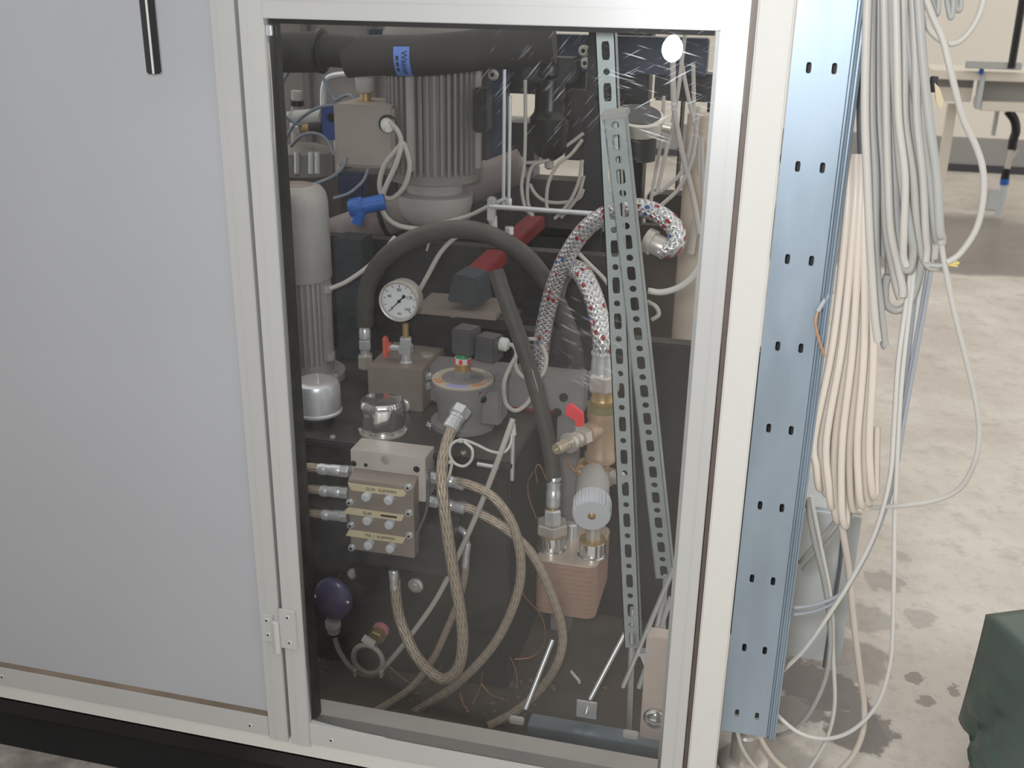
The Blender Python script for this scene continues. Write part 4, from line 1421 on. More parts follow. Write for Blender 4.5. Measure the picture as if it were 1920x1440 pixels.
# ---- dark blue frame of the machine
bf = thing('machine_gantry', 'dark blue machine frame behind the glass at the top', 'frame', P(940, 380, 1.0))
a_ = P(940, 250, 1.0)
MB().bx(P(920, 250, 1.16).x, P(948, 250, 1.16).x, 1.16, 1.2, .16, ZHI).build('upright', DBLUE, bf, bev=.003)
MB().bx(P(700, 80, .98).x, P(1330, 80, .98).x, .95, 1.0, P(1000, 130, .98).z, P(1000, 62, .98).z).build('cross_member', DBLUE, bf, bev=.003)
MB().bx(P(1094, 300, .9).x, P(1130, 300, .9).x, .9, .945, ZT, ZHI).build('upright', TANKF, bf, bev=.003)
for px, py in ((925, 140), (1095, 95), (1098, 118)):
    bolt(bf, P(px, py, .95), -Y3, .010, .01, STEEL)

# ---- rear clutter as dark backing plates, added to cover the bright background
rm = thing('rear_backing', 'dark backing plates added for the clutter at the back of the cabinet', 'machine', P(1000, 420, 1.3))
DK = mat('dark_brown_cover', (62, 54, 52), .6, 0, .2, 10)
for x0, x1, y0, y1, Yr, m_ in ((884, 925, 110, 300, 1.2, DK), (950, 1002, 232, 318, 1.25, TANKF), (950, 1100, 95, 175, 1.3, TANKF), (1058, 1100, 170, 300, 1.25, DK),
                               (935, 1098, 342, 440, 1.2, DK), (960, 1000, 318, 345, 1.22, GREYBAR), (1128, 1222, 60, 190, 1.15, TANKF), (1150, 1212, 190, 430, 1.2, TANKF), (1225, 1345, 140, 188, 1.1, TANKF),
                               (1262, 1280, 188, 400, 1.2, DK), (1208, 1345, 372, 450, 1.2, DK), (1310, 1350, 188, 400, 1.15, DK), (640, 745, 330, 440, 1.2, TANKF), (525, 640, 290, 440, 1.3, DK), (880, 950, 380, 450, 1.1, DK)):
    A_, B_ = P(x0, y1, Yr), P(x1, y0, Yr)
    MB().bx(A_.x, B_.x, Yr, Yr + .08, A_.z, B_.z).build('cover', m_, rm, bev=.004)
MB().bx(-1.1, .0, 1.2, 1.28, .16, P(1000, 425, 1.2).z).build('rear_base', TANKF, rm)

bkp = thing('back_panel', 'dull grey back panel of the cabinet behind the motors', 'panel', P(700, 300, 1.6))
MB().bx(-2.2, P(905, 200, 1.6).x, 1.6, 1.62, .16, 1.75).build('sheet', mat('dull_back_sheet', (128, 122, 120), .6, 0, .1, 3), bkp)
for px in (578, 700):
    MB().bx(P(px, 200, 1.585).x - .012, P(px, 200, 1.585).x + .012, 1.58, 1.6, .16, 1.75).build('rib', mat('dull_rib', (104, 98, 98), .6, 0, .1, 3), bkp, bev=.003)

# ---- zinc rods
zr = thing('rod_rail', 'thin zinc rod lying level behind the flecked hoses', 'rod', P(1020, 395, .66))
MB().cyl(P(918, 387, .66), P(1130, 402, .66), M(5, P(1000, 390, .66))).build('rod', ZINC, zr)
MB().box(P(922, 392, .665), (.016, .018, .05)).build('rod_holder', ZINC, zr, bev=.003)
MB().cyl(P(924, 405, .67), P(926, 440, .67), .009).build('pin', STEEL, zr)
hexnut(zr, P(955, 440, .67), P(955, 425, .67), .010, ZINC)
MB().cyl(P(946, 130, .7), P(944, 388, .7), M(3.2, P(945, 300, .7))).build('upright_rod', ZINC, None, 'left of two thin upright zinc rods', 'rod', 'upright zinc rods')
ur = thing('upright_rod', 'right of two thin upright zinc rods with end nut', 'rod', P(954, 388, .68), 'upright zinc rods')
MB().cyl(P(957, 180, .68), P(954, 388, .68), M(3, P(955, 300, .68))).build('rod', ZINC, ur)
hexnut(ur, P(954, 372, .68), P(954, 388, .68), .007, ZINC)
bp = thing('bent_pipe', 'bent zinc pipe beneath the insulated pipe at the left', 'pipe', P(608, 195, .95))
MB().tube(pts([(607, 250, .95), (606, 195, .95), (607, 165, .95), (614, 148, .95), (632, 141, .95), (670, 139, .95), (720, 139, .95)]), M(6, P(640, 140, .95)), 12).build('pipe', ZINC, bp, smooth_=60)
MB().cyl(P(607, 240, .95), P(607, 255, .95), .012).build('nut', ZINC, bp)
bn = thing('brass_nipple', 'brass fitting with clear bowl on the terminal box', 'fitting', P(686, 190, ty + .03))
MB().lathe(P(686, 193, ty + .03), Z3, [(0, .022), (.005, .022), (.006, .012), (.02, .012), (.022, .014)], 18).build('brass_base', BRASS, bn)
MB().lathe(P(686, 193, ty + .03), Z3, [(.022, .016), (.03, .02), (.06, .022), (.062, .018)], 18).build('bowl', GREYPL2, bn)

# ---- blue valve, air lines and small parts at the upper left
bv = thing('blue_valve', 'blue plastic valve beside the terminal box', 'valve', P(628, 250, .82))
q = P(628, 228, .82)
MB().box(q, (.045, .05, .075)).build('body', BLUEP, bv, bev=.005)
MB().box(q + V(.008, -.022, .012), (.026, .02, .018)).build('switch', BLACKP, bv, bev=.003)
MB().cyl(q + V(-.025, 0, .01), q + V(-.1, .02, .0), .018).build('white_pipe', GREYPL2, bv)
MB().cyl(q + V(-.02, 0, -.012), q + V(-.055, .01, -.014), .02).build('black_collar', BLACKP, bv)
MB().cyl(q + V(-.052, .01, -.013), q + V(-.085, .02, -.016), .016).build('brass_union', BRASS, bv)
MB().lathe(q + V(-.085, .02, -.016), V(-1, .2, 0), [(0, .02), (.02, .02), (.03, .01)], 8).build('hex_end', ZINC, bv)
MB().cyl(q + V(0, .01, -.035), q + V(0, .01, -.12), .009).build('stem', STEEL, bv)
vs2 = thing('support_stand', 'slim grey sensor stand with black ring at the far left', 'stand', P(556, 300, .9))
MB().cyl(P(556, 320, .9), P(556, 170, .9), .012).build('post', GREYPL2, vs2)
MB().cyl(P(556, 198, .9), P(556, 188, .9), .017).build('black_ring', BLACKP, vs2)
MB().cyl(P(544, 225, .9), P(544, 210, .9), .008).build('white_tip', WHITEP, vs2)
hk = thing('gear_pump', 'grey pump head with blue plate behind the left motor', 'pump', P(575, 330, .85))
MB().lathe(P(575, 325, .86), Z3, [(0, .06), (.05, .06), (.06, .05), (.066, .03)], 24).build('head', MOTORD, hk)
MB().box(P(583, 290, .83), (.02, .01, .03)).build('blue_plate', mat('pale_blue_plate', (104, 116, 142), .4, 0, .1, 20), hk, bev=.002)
for dx in (-18, 8, 20):
    MB().cyl(P(575 + dx, 325, .8), P(575 + dx, 285, .8), .006).build('stud', ZINC, hk)
AIR = [
    ([(505, 400, .72), (520, 300, .74), (535, 262, .76), (555, 230, .78), (590, 205, .79), (625, 198, .8), (650, 205, .8)], 'long blue-grey air line rising in an arc to the blue valve'),
    ([(520, 190, .78), (530, 212, .78), (548, 228, .78), (565, 236, .78)], 'short blue-grey air line at the left frame edge'),
    ([(545, 275, .74), (565, 255, .74), (590, 250, .74), (612, 262, .74), (626, 290, .74)], 'grey air line bowed above the left motor'),
    ([(525, 165, .9), (545, 130, .9), (575, 112, .9), (600, 135, .9), (625, 185, .9), (640, 182, .88), (655, 178, .86), (668, 190, .85)], 'grey air line drooping under the insulated pipe'),
    ([(590, 345, .68), (625, 330, .7), (645, 310, .72), (650, 295, .73)], 'air line slanting up beside the left fan cover'),
    ([(625, 372, .66), (655, 362, .68), (680, 340, .7), (690, 318, .72)], 'air line running up from the blue coupling'),
]
for lst, lab in AIR:
    cable('air_line', lst, M(3.2, P(lst[0][0], lst[0][1], lst[0][2])), CABAIR, lab, 'air line', 'blue-grey air lines')
bk = thing('blue_coupling', 'bright blue hose coupling below the looped motor cable', 'coupling', P(680, 400, .66))
d0, d1 = P(655, 392, .66), P(722, 378, .68)
MB().cyl(d0, d1, .017).build('sleeve', BLUEB, bk)
MB().lathe(d0, d0 - d1, [(-.03, .021), (-.005, .021), (0, .017)], 8).build('collar', BLUEB, bk)
MB().cyl(P(676, 395, .66), P(668, 418, .66), .013).build('branch', BLUEB, bk)
MB().box(P(662, 345, .72), (.06, .03, .05)).build('junction', mat('navy_plastic', (30, 40, 66), .4, 0, .1, 20), bk, bev=.004)

# ---- loose cables crossing the middle
cable('crossing_cable', [(618, 542, .48), (650, 528, .5), (690, 500, .54), (720, 470, .6), (740, 445, .64)], M(4.5, P(650, 520, .5)), CABIN, 'pale cable running up from the left motor behind the arched hose')
cable('crossing_cable', [(778, 560, .5), (800, 520, .5), (825, 475, .5), (850, 448, .5), (866, 440, .5)], M(4.5, P(800, 520, .5)), CABIN, 'straight pale cable rising from behind the pressure gauge')
cable('crossing_cable', [(790, 428, .7), (830, 418, .7), (880, 404, .7), (920, 385, .68), (950, 372, .68)], M(4, P(850, 410, .7)), CABIN, 'pale cable under the bell housing of the upper motor')
cable('crossing_cable', [(800, 470, .6), (808, 450, .6), (830, 442, .6)], M(2, P(800, 470, .6)), CABIN, 'tiny hooked wire below the bell housing', 'wire')

# ---- slanting black hose into the heat exchanger
HY = .27
h = thing('slanting_hose', 'black rubber hose slanting down into the heat exchanger', 'hose', P(1035, 1000, HY))
MB().tube(pts([(930, 508, .36), (942, 545, .35), (962, 600, .34), (985, 665, .33), (1006, 735, .32), (1022, 800, .31), (1033, 855, .3), (1039, 905, .29)]), M(15, P(1000, 700, .32)), 16).build('hose', RUBHOSE, h, smooth_=60)
MB().tube(pts([(938, 512, .36), (952, 562, .352), (975, 625, .33), (998, 695, .315), (1012, 745, .308)]), .0012, 6).build('print_line', GREYPL2, h)
ferrule(h, P(1039, 892, .292), P(1037, 950, .28), M(14, P(1040, 920, .29)))
MB().cyl(P(1037, 948, .28), P(1036, 962, .278), M(9, P(1040, 950, .28))).build('neck', BRASS, h)
hexnut(h, P(1036, 955, .278), P(1036, 985, .272), M(17, P(1040, 960, .28)))

# ---- brazed plate heat exchanger: plates one by one
he0, he1 = P(1008, 1040, .26), P(1142, 1060, .26)
hx0, hx1 = he0.x, he1.x
hzt = P(1070, 1062, .24).z
hzb = P(1070, 1157, .24).z
he = thing('plate_heat_exchanger', 'copper coloured brazed plate heat exchanger with two ports', 'heat exchanger', V((hx0 + hx1) / 2, .3, hzb))
hx1 = P(1120, 1060, .24).x
npl = 22


def hx_outline(z, inset=0.0):
    r = .018
    y0, y1 = .24 + inset, .40 - inset
    x0, x1 = hx0 + inset, hx1 - inset
    out = []
    for cx, cy, a0 in ((x1 - r, y0 + r, -90), (x1 - r, y1 - r, 0), (x0 + r, y1 - r, 90), (x0 + r, y0 + r, 180)):
        for k in range(5):
            t = math.radians(a0 + 22.5 * k)
            out.append(V(cx + r * math.cos(t), cy + r * math.sin(t), z))
    return out


dz = (hzt - hzb) / npl
for k in range(npl):
    MB().prism(hx_outline(hzb + k * dz, 0.0 if k % 2 else .0012), (0, 0, dz)).build('plate', COPPER, he, smooth_=30)
MB().prism(hx_outline(hzt, .0005), (0, 0, .004)).build('cover_plate', HEPLATE, he, smooth_=30, bev=.001)
zc = hzt + .004
for px, py in ((1034, 1028), (1110, 1040)):
    c = PZ(px, py, zc)
    rr_ = M(25, c)
    MB().lathe(c, Z3, [(0, rr_ * 1.12), (.003, rr_ * 1.12), (.004, rr_), (.03, rr_), (.032, rr_ * .9)], 28).build('port', CHROME, he)
    MB().lathe(c, Z3, [(.03, rr_ * .98), (.034, rr_ * .98)], 28).build('seal_ring', BRASS, he)
    if px == 1034:
        hexnut(he, c + V(0, 0, .034), c + V(0, 0, .056), rr_ * 1.25, STEEL)
MB().lathe(PZ(1072, 1010, zc), Z3, [(0, .01), (.03, .01), (.032, .007)], 14).build('stud', ZINC, he)

# ---- thermostatic valve with ribbed grey cap
c = PZ(1110, 1040, zc) + V(0, 0, .03)
k0 = P(1112, 905, .24)
k1 = P(1110, 955, .17)
k2 = P(1108, 980, .14)
tv = thing('thermostat_valve', 'valve with grey ribbed cap above the heat exchanger', 'valve', c)
MB().tube([c, c + V(0, 0, .03), c + V(0, .012, .07), P(1120, 895, .3)], .014, 16).build('stem', STEEL, tv, smooth_=60)
axv = (k1 - k0).normalized()
MB().lathe(k0, axv, [(-.03, .02), (-.01, .026), (0, M(31, k0)), ((k1 - k0).length, M(32, k1))], 26).build('sleeve', GREYPL2, tv)
rk = M(36, k1)
MB().lathe(k1 - axv * .022, axv, [(0, rk * .95), (.004, rk), (.034, rk), (.039, rk * .94), (.0395, .001)], 120, lobes=lambda t: 1 + .018 * (1 if math.sin(30 * t) > 0 else -1)).build('ribbed_cap', GREYPL, tv, smooth_=25)
MB().lathe(k1 + axv * .0175, axv, [(0, .007), (.001, .007), (.0035, .004), (.004, .001)], 14).build('brass_screw', BRASS, tv)
fl_ = MB().box(P(1118, 885, .3), (.07, .035, .022), Matrix.Rotation(.25, 3, 'Y'))
fl_.build('flange', BRASS, tv, bev=.003)
for px, py in ((1094, 888), (1147, 890)):
    bolt(tv, P(px, py, .28), -Y3, .007, .007, CHROME)
MB().lathe(P(1148, 895, .28), V(1, -.6, .3), [(-.01, .012), (.022, .012), (.024, .009)], 10).build('side_nut', STEEL, tv)
cable('capillary', [(1062, 858, .28), (1075, 880, .27), (1090, 892, .27), (1105, 888, .27)], .0012, COPPERW, 'thin copper capillary beneath the bronze tee', 'wire')

# ---- bronze tee with ball valve
BY = .31
bt = thing('bronze_tee', 'stack of brass and bronze fittings with side branch', 'fitting', P(1125, 880, BY))
tc_ = P(1128, 800, BY)


def bz(py):
    return P(1128, py, BY).z - tc_.z


rb_ = M(27, tc_)
MB().lathe(tc_, Z3, [(bz(885), rb_ * .6), (bz(868), rb_ * .75), (bz(862), rb_ * 1.1), (bz(850), rb_ * 1.1), (bz(845), rb_ * .98), (bz(790), rb_ * .95), (bz(782), rb_ * 1.05), (bz(770), rb_ * 1.05), (bz(766), rb_ * .9)], 30).build('tee_body', BRONZE, bt)
MB().lathe(tc_, Z3, [(bz(768), rb_ * 1.1), (bz(757), rb_ * 1.1)], 24).build('green_seal', mat('verdigris_seal', (126, 122, 84), .6, .2, .2, 50), bt)
MB().lathe(tc_, Z3, [(bz(757), rb_ * .85), (bz(748), rb_ * .9), (bz(744), rb_ * .8), (bz(728), rb_ * .85)], 24).build('brass_nipple', BRASS, bt)
hexnut(bt, tc_ + V(0, 0, bz(730)), tc_ + V(0, 0, bz(698)), rb_ * 1.15, STEEL)
bdir = (P(1048, 835, BY - .09) - P(1118, 800, BY)).normalized()
MB().lathe(tc_, bdir, [(0, .018), (.042, .018), (.044, .014)], 20).build('branch', BRONZE, bt)
bq = tc_ + bdir * .044
bvv = thing('ball_valve', 'nickel ball valve with bright red lever and hose nozzle', 'valve', bq)
hexnut(bvv, bq, bq + bdir * .018, .018, STEEL)
MB().sphere(bq + bdir * .026, .015, 14).build('valve_body', STEEL, bvv)
MB().lathe(bq + bdir * .036, bdir, [(0, .016), (.006, .018), (.012, .018), (.014, .01)], 20).build('collar', STEEL, bvv)
MB().lathe(bq + bdir * .048, bdir, [(0, .009), (.008, .0105), (.009, .009), (.016, .0105), (.017, .009), (.024, .0105), (.025, .009), (.032, .0095), (.0325, .006), (.026, .006), (.0255, .001)], 18).build('hose_nozzle', mat('nickel_brass', (190, 180, 158), .32, .6, .1, 40), bvv)
ls = bq + bdir * .024
Lp = [P(1060, 763, ls.y - .01), P(1068, 758, ls.y - .01), P(1092, 777, ls.y - .01), P(1093, 800, ls.y - .01), P(1079, 801, ls.y - .01), P(1077, 790, ls.y - .01), P(1059, 778, ls.y - .01)]
MB().prism(Lp, (0.002, .007, .002)).build('lever', REDHANDLE, bvv, bev=.0015, label='bright red lever')
MB().cyl(ls, ls + V(0, 0, .024), .005).build('lever_stem', STEEL, bvv)

# ---- stainless braided hoses with coloured flecks
h = thing('flecked_hose', 'shiny steel braided hose dropping into the bronze tee', 'hose', P(1130, 690, BY))
MB().tube(pts([(1040, 580, .62), (1046, 535, .54), (1064, 506, .46), (1088, 510, .4), (1108, 545, .36), (1122, 590, .335), (1130, 640, BY), (1130, 668, BY)]), M(19, P(1120, 560, .35)), 18).build('hose', INOX, h, smooth_=60)
MB().lathe(P(1129, 699, BY), P(1131, 655, BY) - P(1129, 699, BY), [(0, .0195), (.02, .0195), (.032, .0185), (.034, .0205), (.038, .0205), (.039, .018)], 24).build('ferrule', ZINC, h)
h = thing('flecked_hose', 'shiny steel braided hose arching over to the right', 'hose', P(1215, 455, .3))
MB().tube(pts([(1012, 690, .46), (1016, 640, .45), (1026, 585, .44), (1045, 520, .42), (1078, 455, .4), (1115, 415, .38), (1160, 393, .36), (1205, 390, .34), (1245, 408, .32), (1268, 435, .31), (1262, 462, .3), (1235, 468, .3)]),
          M(17, P(1100, 430, .38)), 18).build('hose', INOX, h, smooth_=60)
e0, e1 = P(1246, 466, .3), P(1205, 446, .31)
MB().lathe(e0, e1 - e0, [(0, .016), (.004, .0175), (.02, .0175), (.021, .021), (.034, .021), (.035, .016)], 22).build('ferrule', STEEL, h)

# ---- perforated strut rails leaning inside the door


def strut(px_top, px_bot, Yt, Yb, w, name, label, first, n_, cap=None, hole_scale=1.0):
    a_, b2 = P(*px_top, Yt), P(*px_bot, Yb)
    W = (a_ - b2)
    Ln = W.length
    W.normalize()
    U = X3 - W * X3.dot(W)
    U.normalize()
    th = thing(name, label, 'strut', b2, 'leaning perforated struts')
    o = b2 - U * (w / 2)
    pit = Ln / n_
    cl = []
    pos = 0
    e = w * .5
    for i in range(n_):
        # one long slot and one round hole per pitch
        s0 = pos + pit * .62
        cl.append((0, w, pos, s0, 'rect', w * .2, pit * .62 * .36))
        cl.append((0, w, s0, pos + pit, 'round', w * .17, w * .17))
        pos += pit
    MB().perf(o, U, W, cl, -.0018).build('slotted_web', STRUT, th, smooth_=None)
    Nn = -(U.cross(W))
    for u in (0, w - .0018):
        q = o + U * u
        MB().prism([q, q + U * .0018, q + U * .0018 + Nn * .022, q + Nn * .022], W * Ln).build('flange', STRUT, th)
    return th, a_, U, W, Nn


st, a1, U_, W_, N_ = strut((1133, 40), (1186, 1215), .16, .16, .0285, 'perforated_strut', 'long perforated zinc strut, the left of the two leaning ones', 0, 18)
b0 = P(1186, 1215, .16)
MB().cyl(P(1187, 1140, .168), V(b0.x + .003, .168, .16), .0055).build('threaded_rod', ZINC, st)
st, a2, U_, W_, N_ = strut((1152, 222), (1246, 1085), .10, .19, .031, 'perforated_strut', 'shorter perforated zinc strut with grey end cap, the right one', 0, 16)
RM = Matrix((U_, N_, W_)).transposed()
MB().box(a2 + W_ * .004 + N_ * .011, (.037, .032, .009), RM).build('end_cap', GREYPL2, st, bev=.0015)
b0 = P(1246, 1085, .19)
MB().cyl(b0 + N_ * .01, V(b0.x + .012, .2, .16), .004).build('threaded_rod', ZINC, st)

# ---- hose clamp ring and filter regulator near the top
hr = thing('clamp_ring', 'steel pipe clamp ring beside the capped strut', 'clamp', P(1200, 240, .3))
cc = P(1197, 228, .3)
MB().lathe(cc, V(.1, -.35, 1), [(-.012, .036), (-.010, .04), (.010, .04), (.012, .036)], 30).build('ring', STEEL, hr)
MB().lathe(cc, V(.1, -.35, 1), [(.012, .034), (.013, .034)], 30).build('black_disc', BLACKP, hr)
MB().cyl(P(1225, 232, .3), P(1258, 240, .3), .008).build('screw', STEEL, hr)
MB().cyl(cc - V(0, 0, .012), V(cc.x, cc.y, P(1195, 300, .3).z), .03).build('dark_tube', RUBBER, hr)
MB().cyl(cc + V(0, .03, -.03), V(P(1118, 300, .9).x, .9, cc.z - .03), .008).build('support_arm', TANKF, hr)
fr_ = thing('air_filter', 'black air filter regulator hanging from the blue frame', 'filter', P(1030, 300, .85))
fq = P(1030, 300, .85)
fr_h = P(1030, 120, .85).z - fq.z
MB().lathe(fq, Z3, [(0, .012), (.012, .03), (.03, .042), (fr_h * .45, .044), (fr_h * .5, .036), (fr_h * .55, .034), (fr_h * .85, .034), (fr_h * .9, .042), (fr_h, .042)], 26).build('bowl', BLACKP, fr_)
MB().box(fq + V(0, 0, fr_h * .95), (.11, .07, .05)).build('head', TANKF, fr_, bev=.006)
MB().lathe(fq + V(0, 0, .004), -Z3, [(0, .01), (.02, .01), (.024, .004)], 12).build('drain', GREYPL2, fr_)

# ---- tangle of grey cables behind the rods
TAN = [
    ([(985, 150, .8), (985, 250, .8), (983, 310, .8), (978, 350, .8), (985, 390, .8), (1000, 405, .8)], 'grey cable falling straight beside the air filter'),
    ([(1030, 300, .82), (1000, 310, .82), (990, 340, .82), (990, 380, .82), (1000, 400, .82)], 'grey cable curving left below the air filter'),
    ([(1092, 262, .8), (1070, 290, .8), (1045, 310, .8), (1028, 345, .8), (1025, 385, .8), (1032, 400, .8)], 'grey cable swinging down from the dark upright'),
    ([(1094, 250, .84), (1060, 275, .84), (1020, 300, .84), (985, 305, .84), (978, 295, .84)], 'grey cable drawn sideways below the air filter'),
    ([(1092, 300, .82), (1085, 340, .82), (1070, 375, .82), (1050, 400, .82), (1040, 410, .82)], 'first of two pale cables slanting to the dark upright'),
    ([(1095, 330, .83), (1085, 365, .83), (1068, 390, .83), (1052, 408, .83)], 'second of two pale cables slanting to the dark upright'),
    ([(993, 345, .84), (1005, 365, .84), (1025, 378, .84), (1055, 380, .84), (1085, 372, .84), (1094, 355, .84)], 'grey cable sagging in a shallow bow'),
]
for lst, lab in TAN:
    cable('grey_lead', lst, M(3.5, P(lst[0][0], lst[0][1], lst[0][2])), CABIN, lab, 'cable', 'grey cables behind the rods')
RB = [
    ([(1262, 60, .5), (1262, 140, .5), (1265, 210, .5), (1280, 290, .5), (1300, 370, .5), (1312, 440, .48)], 'thick grey cable sweeping down right of the clamp ring', 5.5),
    ([(1285, 60, .55), (1270, 180, .55), (1248, 290, .55), (1232, 360, .55)], 'grey cable slanting left above the flecked hose', 4),
    ([(1300, 120, .6), (1300, 220, .6), (1285, 310, .6), (1250, 350, .6), (1225, 365, .6)], 'grey cable bowing behind the right stile', 4),
    ([(1245, 180, .62), (1240, 260, .62), (1228, 330, .62), (1220, 380, .62)], 'slim grey cable behind the clamp ring', 3.5),
    ([(1310, 200, .5), (1300, 290, .5), (1275, 350, .5), (1240, 385, .5)], 'grey cable crossing in front of the pale gap', 4),
    ([(1316, 260, .46), (1318, 360, .46), (1318, 430, .46), (1312, 470, .46)], 'grey cable along the inner edge of the right stile', 4),
    ([(1305, 410, .5), (1300, 440, .5), (1295, 475, .5)], 'flat grey cable end beside the arching hose', 7),
    ([(1275, 100, .58), (1290, 180, .58), (1308, 260, .58), (1312, 330, .58)], 'grey cable leaning towards the right stile', 4),
]
for lst, lab, w in RB:
    cable('grey_lead', lst, M(w, P(lst[0][0], lst[0][1], lst[0][2])), CABIN, lab, 'cable', 'grey cables by the right stile')
cable('white_lead', [(1215, 545, .3), (1240, 548, .3), (1270, 540, .3), (1295, 522, .3), (1312, 495, .3), (1318, 470, .3)], M(6, P(1250, 540, .3)), CABWHITE, 'white cable bowing from the struts to the right stile')
cable('white_lead', [(1085, 475, .45), (1105, 495, .45), (1130, 520, .45), (1145, 540, .45)], M(4, P(1100, 500, .45)), CABIN, 'pale lead slanting between the flecked hoses')
cable('white_lead', [(1213, 565, .34), (1230, 575, .34), (1235, 590, .34), (1222, 600, .34)], M(4, P(1220, 580, .34)), CABIN, 'little loop of pale lead right of the struts')

# ---- pale machine parts at the right behind the struts
rp_ = thing('pale_column', 'pale machine column with window seen right of the struts', 'column', P(1280, 700, .8))
c = P(1285, 640, .75)
MB().cyl(V(c.x, .78, .16), V(c.x, .78, 1.2), .032).build('pipe', GREYPIPE, rp_)
MB().cyl(V(c.x + .07, .84, .16), V(c.x + .07, .84, 1.2), .028).build('pipe', GREYPIPE, rp_)
a_, b2 = P(1232, 760, .7), P(1300, 720, .7)
MB().bx(a_.x, b2.x, .7, .78, a_.z, b2.z).build('clamp_block', GREYPL2, rp_, bev=.003)
MB().prism([P(1236, 725, .72), P(1275, 735, .72), P(1282, 650, .72), P(1262, 655, .72)], (0, .02, 0)).build('cream_plate', mat('cream_plate', (214, 200, 168), .5, 0, .05, 20), rp_)
c = P(1256, 800, .62)
MB().lathe(V(c.x, .62, c.z), -Y3, [(0, .075), (.015, .075), (.02, .06), (.021, .03), (.01, .026)], 30).build('round_cover', GREYPIPE, rp_)
MB().cyl(V(c.x, .6, c.z + .02), V(c.x, .585, c.z + .02), .018).build('hub', GREYPL2, rp_)
MB().bx(P(1190, 800, .66).x, .02, .66, .70, .16, P(1250, 880, .66).z).build('lower_plate', GREYBAR, rp_, bev=.003)
MB().bx(P(1190, 600, .95).x, P(1320, 600, .95).x, .95, .98, .4, P(1250, 425, .95).z).build('rear_plate', mat('warm_dark_plate', (74, 64, 58), .6, 0, .15, 20), rp_, bev=.003)

# ---- foot of the right side: pale plate, rods, brackets
pl = thing('pale_foot_plate', 'pale steel foot plate with round bolt at lower right', 'plate', P(1225, 1340, .12))
a_, b2 = P(1204, 1355, .12), P(1262, 1200, .12)
MB().bx(P(1206, 1280, .12).x, P(1285, 1280, .12).x, .12, .15, .16, b2.z).build('plate', PALEPLATE, pl, bev=.002)
MB().lathe(P(1228, 1345, .12), -Y3, [(0, .02), (.004, .02), (.012, .014), (.015, .005), (.0152, .001)], 22).build('round_bolt', CHROME, pl)
RODS = [
    (((1262, 1068, .14), (1168, 1288, .12)), .0042, 'threaded rod leaning from the right stile to the pan, foremost'),
    (((1252, 1085, .17), (1225, 1205, .15)), .004, 'short zinc rod end behind the foremost rod'),
    (((1258, 1120, .19), (1198, 1290, .14)), .0048, 'flat zinc bar leaning behind the foremost rod'),
    (((1174, 1183, .22), (1106, 1312, .14)), .0042, 'zinc rod slanting down to the small clamp plate'),
    (((1036, 1200, .2), (985, 1330, .12)), .0042, 'bright zinc rod beside the lowest hose'),
]
for (p0_, p1_), r, lab in RODS:
    A_, B_ = P(*p0_), P(*p1_)
    MB().cyl(A_, B_, r, n=12).build('zinc_rod', ZINC, None, lab, 'rod', 'loose zinc rods')
cl = thing('clamp_plate', 'small zinc clamp with screw resting on the leaning rods', 'clamp', P(1218, 1230, .135))
q = P(1218, 1232, .135)
MB().box(q, (.03, .004, .032), Matrix.Rotation(-.4, 3, 'Y')).build('plate', ZINC, cl, bev=.001)
MB().box(q + V(-.006, -.008, .016), (.03, .02, .003), Matrix.Rotation(-.4, 3, 'Y')).build('lip', ZINC, cl, bev=.0008)
MB().cyl(q + V(0, -.002, -.004), q + V(0, -.014, -.006), .0045).build('screw', CHROME, cl)
cl = thing('clamp_plate', 'flat zinc clamp plate at the foot of the slanting rod', 'clamp', P(1100, 1335, .125))
q = P(1100, 1330, .13)
MB().box(q, (.036, .004, .036)).build('plate', ZINC, cl, bev=.001)
MB().cyl(q + V(0, -.002, -.004), q + V(0, -.012, -.004), .0045).build('screw', CHROME, cl)

# ---- silver beams along the bottom
MB().bx(XL_IN - .02, XR_IN + .03, .036, .080, .150, .2095).build('bottom_beam', mat('bright_aluminium', (236, 232, 228), .45, .0, .08, 12, stretch=(.2, 1, 1), dust=.25), None, 'bright aluminium beam along the bottom behind the glass', 'beam', bev=.0015)
a_, b2 = P(990, 1356, .105), P(1245, 1386, .105)
al = thing('square_tube', 'loose aluminium square tube lying in front of the pan', 'tube', V((a_.x + b2.x) / 2, .12, .16))
MB().bx(a_.x, XR_IN + .03, .1, .135, .166, a_.z).build('tube_body', GALV, al, bev=.0015)
MB().bx(a_.x + .01, XR_IN + .03, .105, .13, .16, .166).build('packing', RUBBER, al)
for px, py, lab in ((968, 1353, 'white clip at the left end of the square tube'), (1182, 1380, 'white clip across the square tube')):
    q = P(px, py, .098)
    MB().box(q + V(0, .004, 0), (.026, .012, .012)).build('cable_clip', WHITEP, None, lab, 'clip', bev=.002)
MB().tube(pts([(1070, 1258, .3), (1078, 1268, .3), (1085, 1276, .3), (1086, 1281, .3)]), .003, 6).build('paper_scrap', WHITEP, None, 'curled white scrap on the dirty pan', 'scrap')

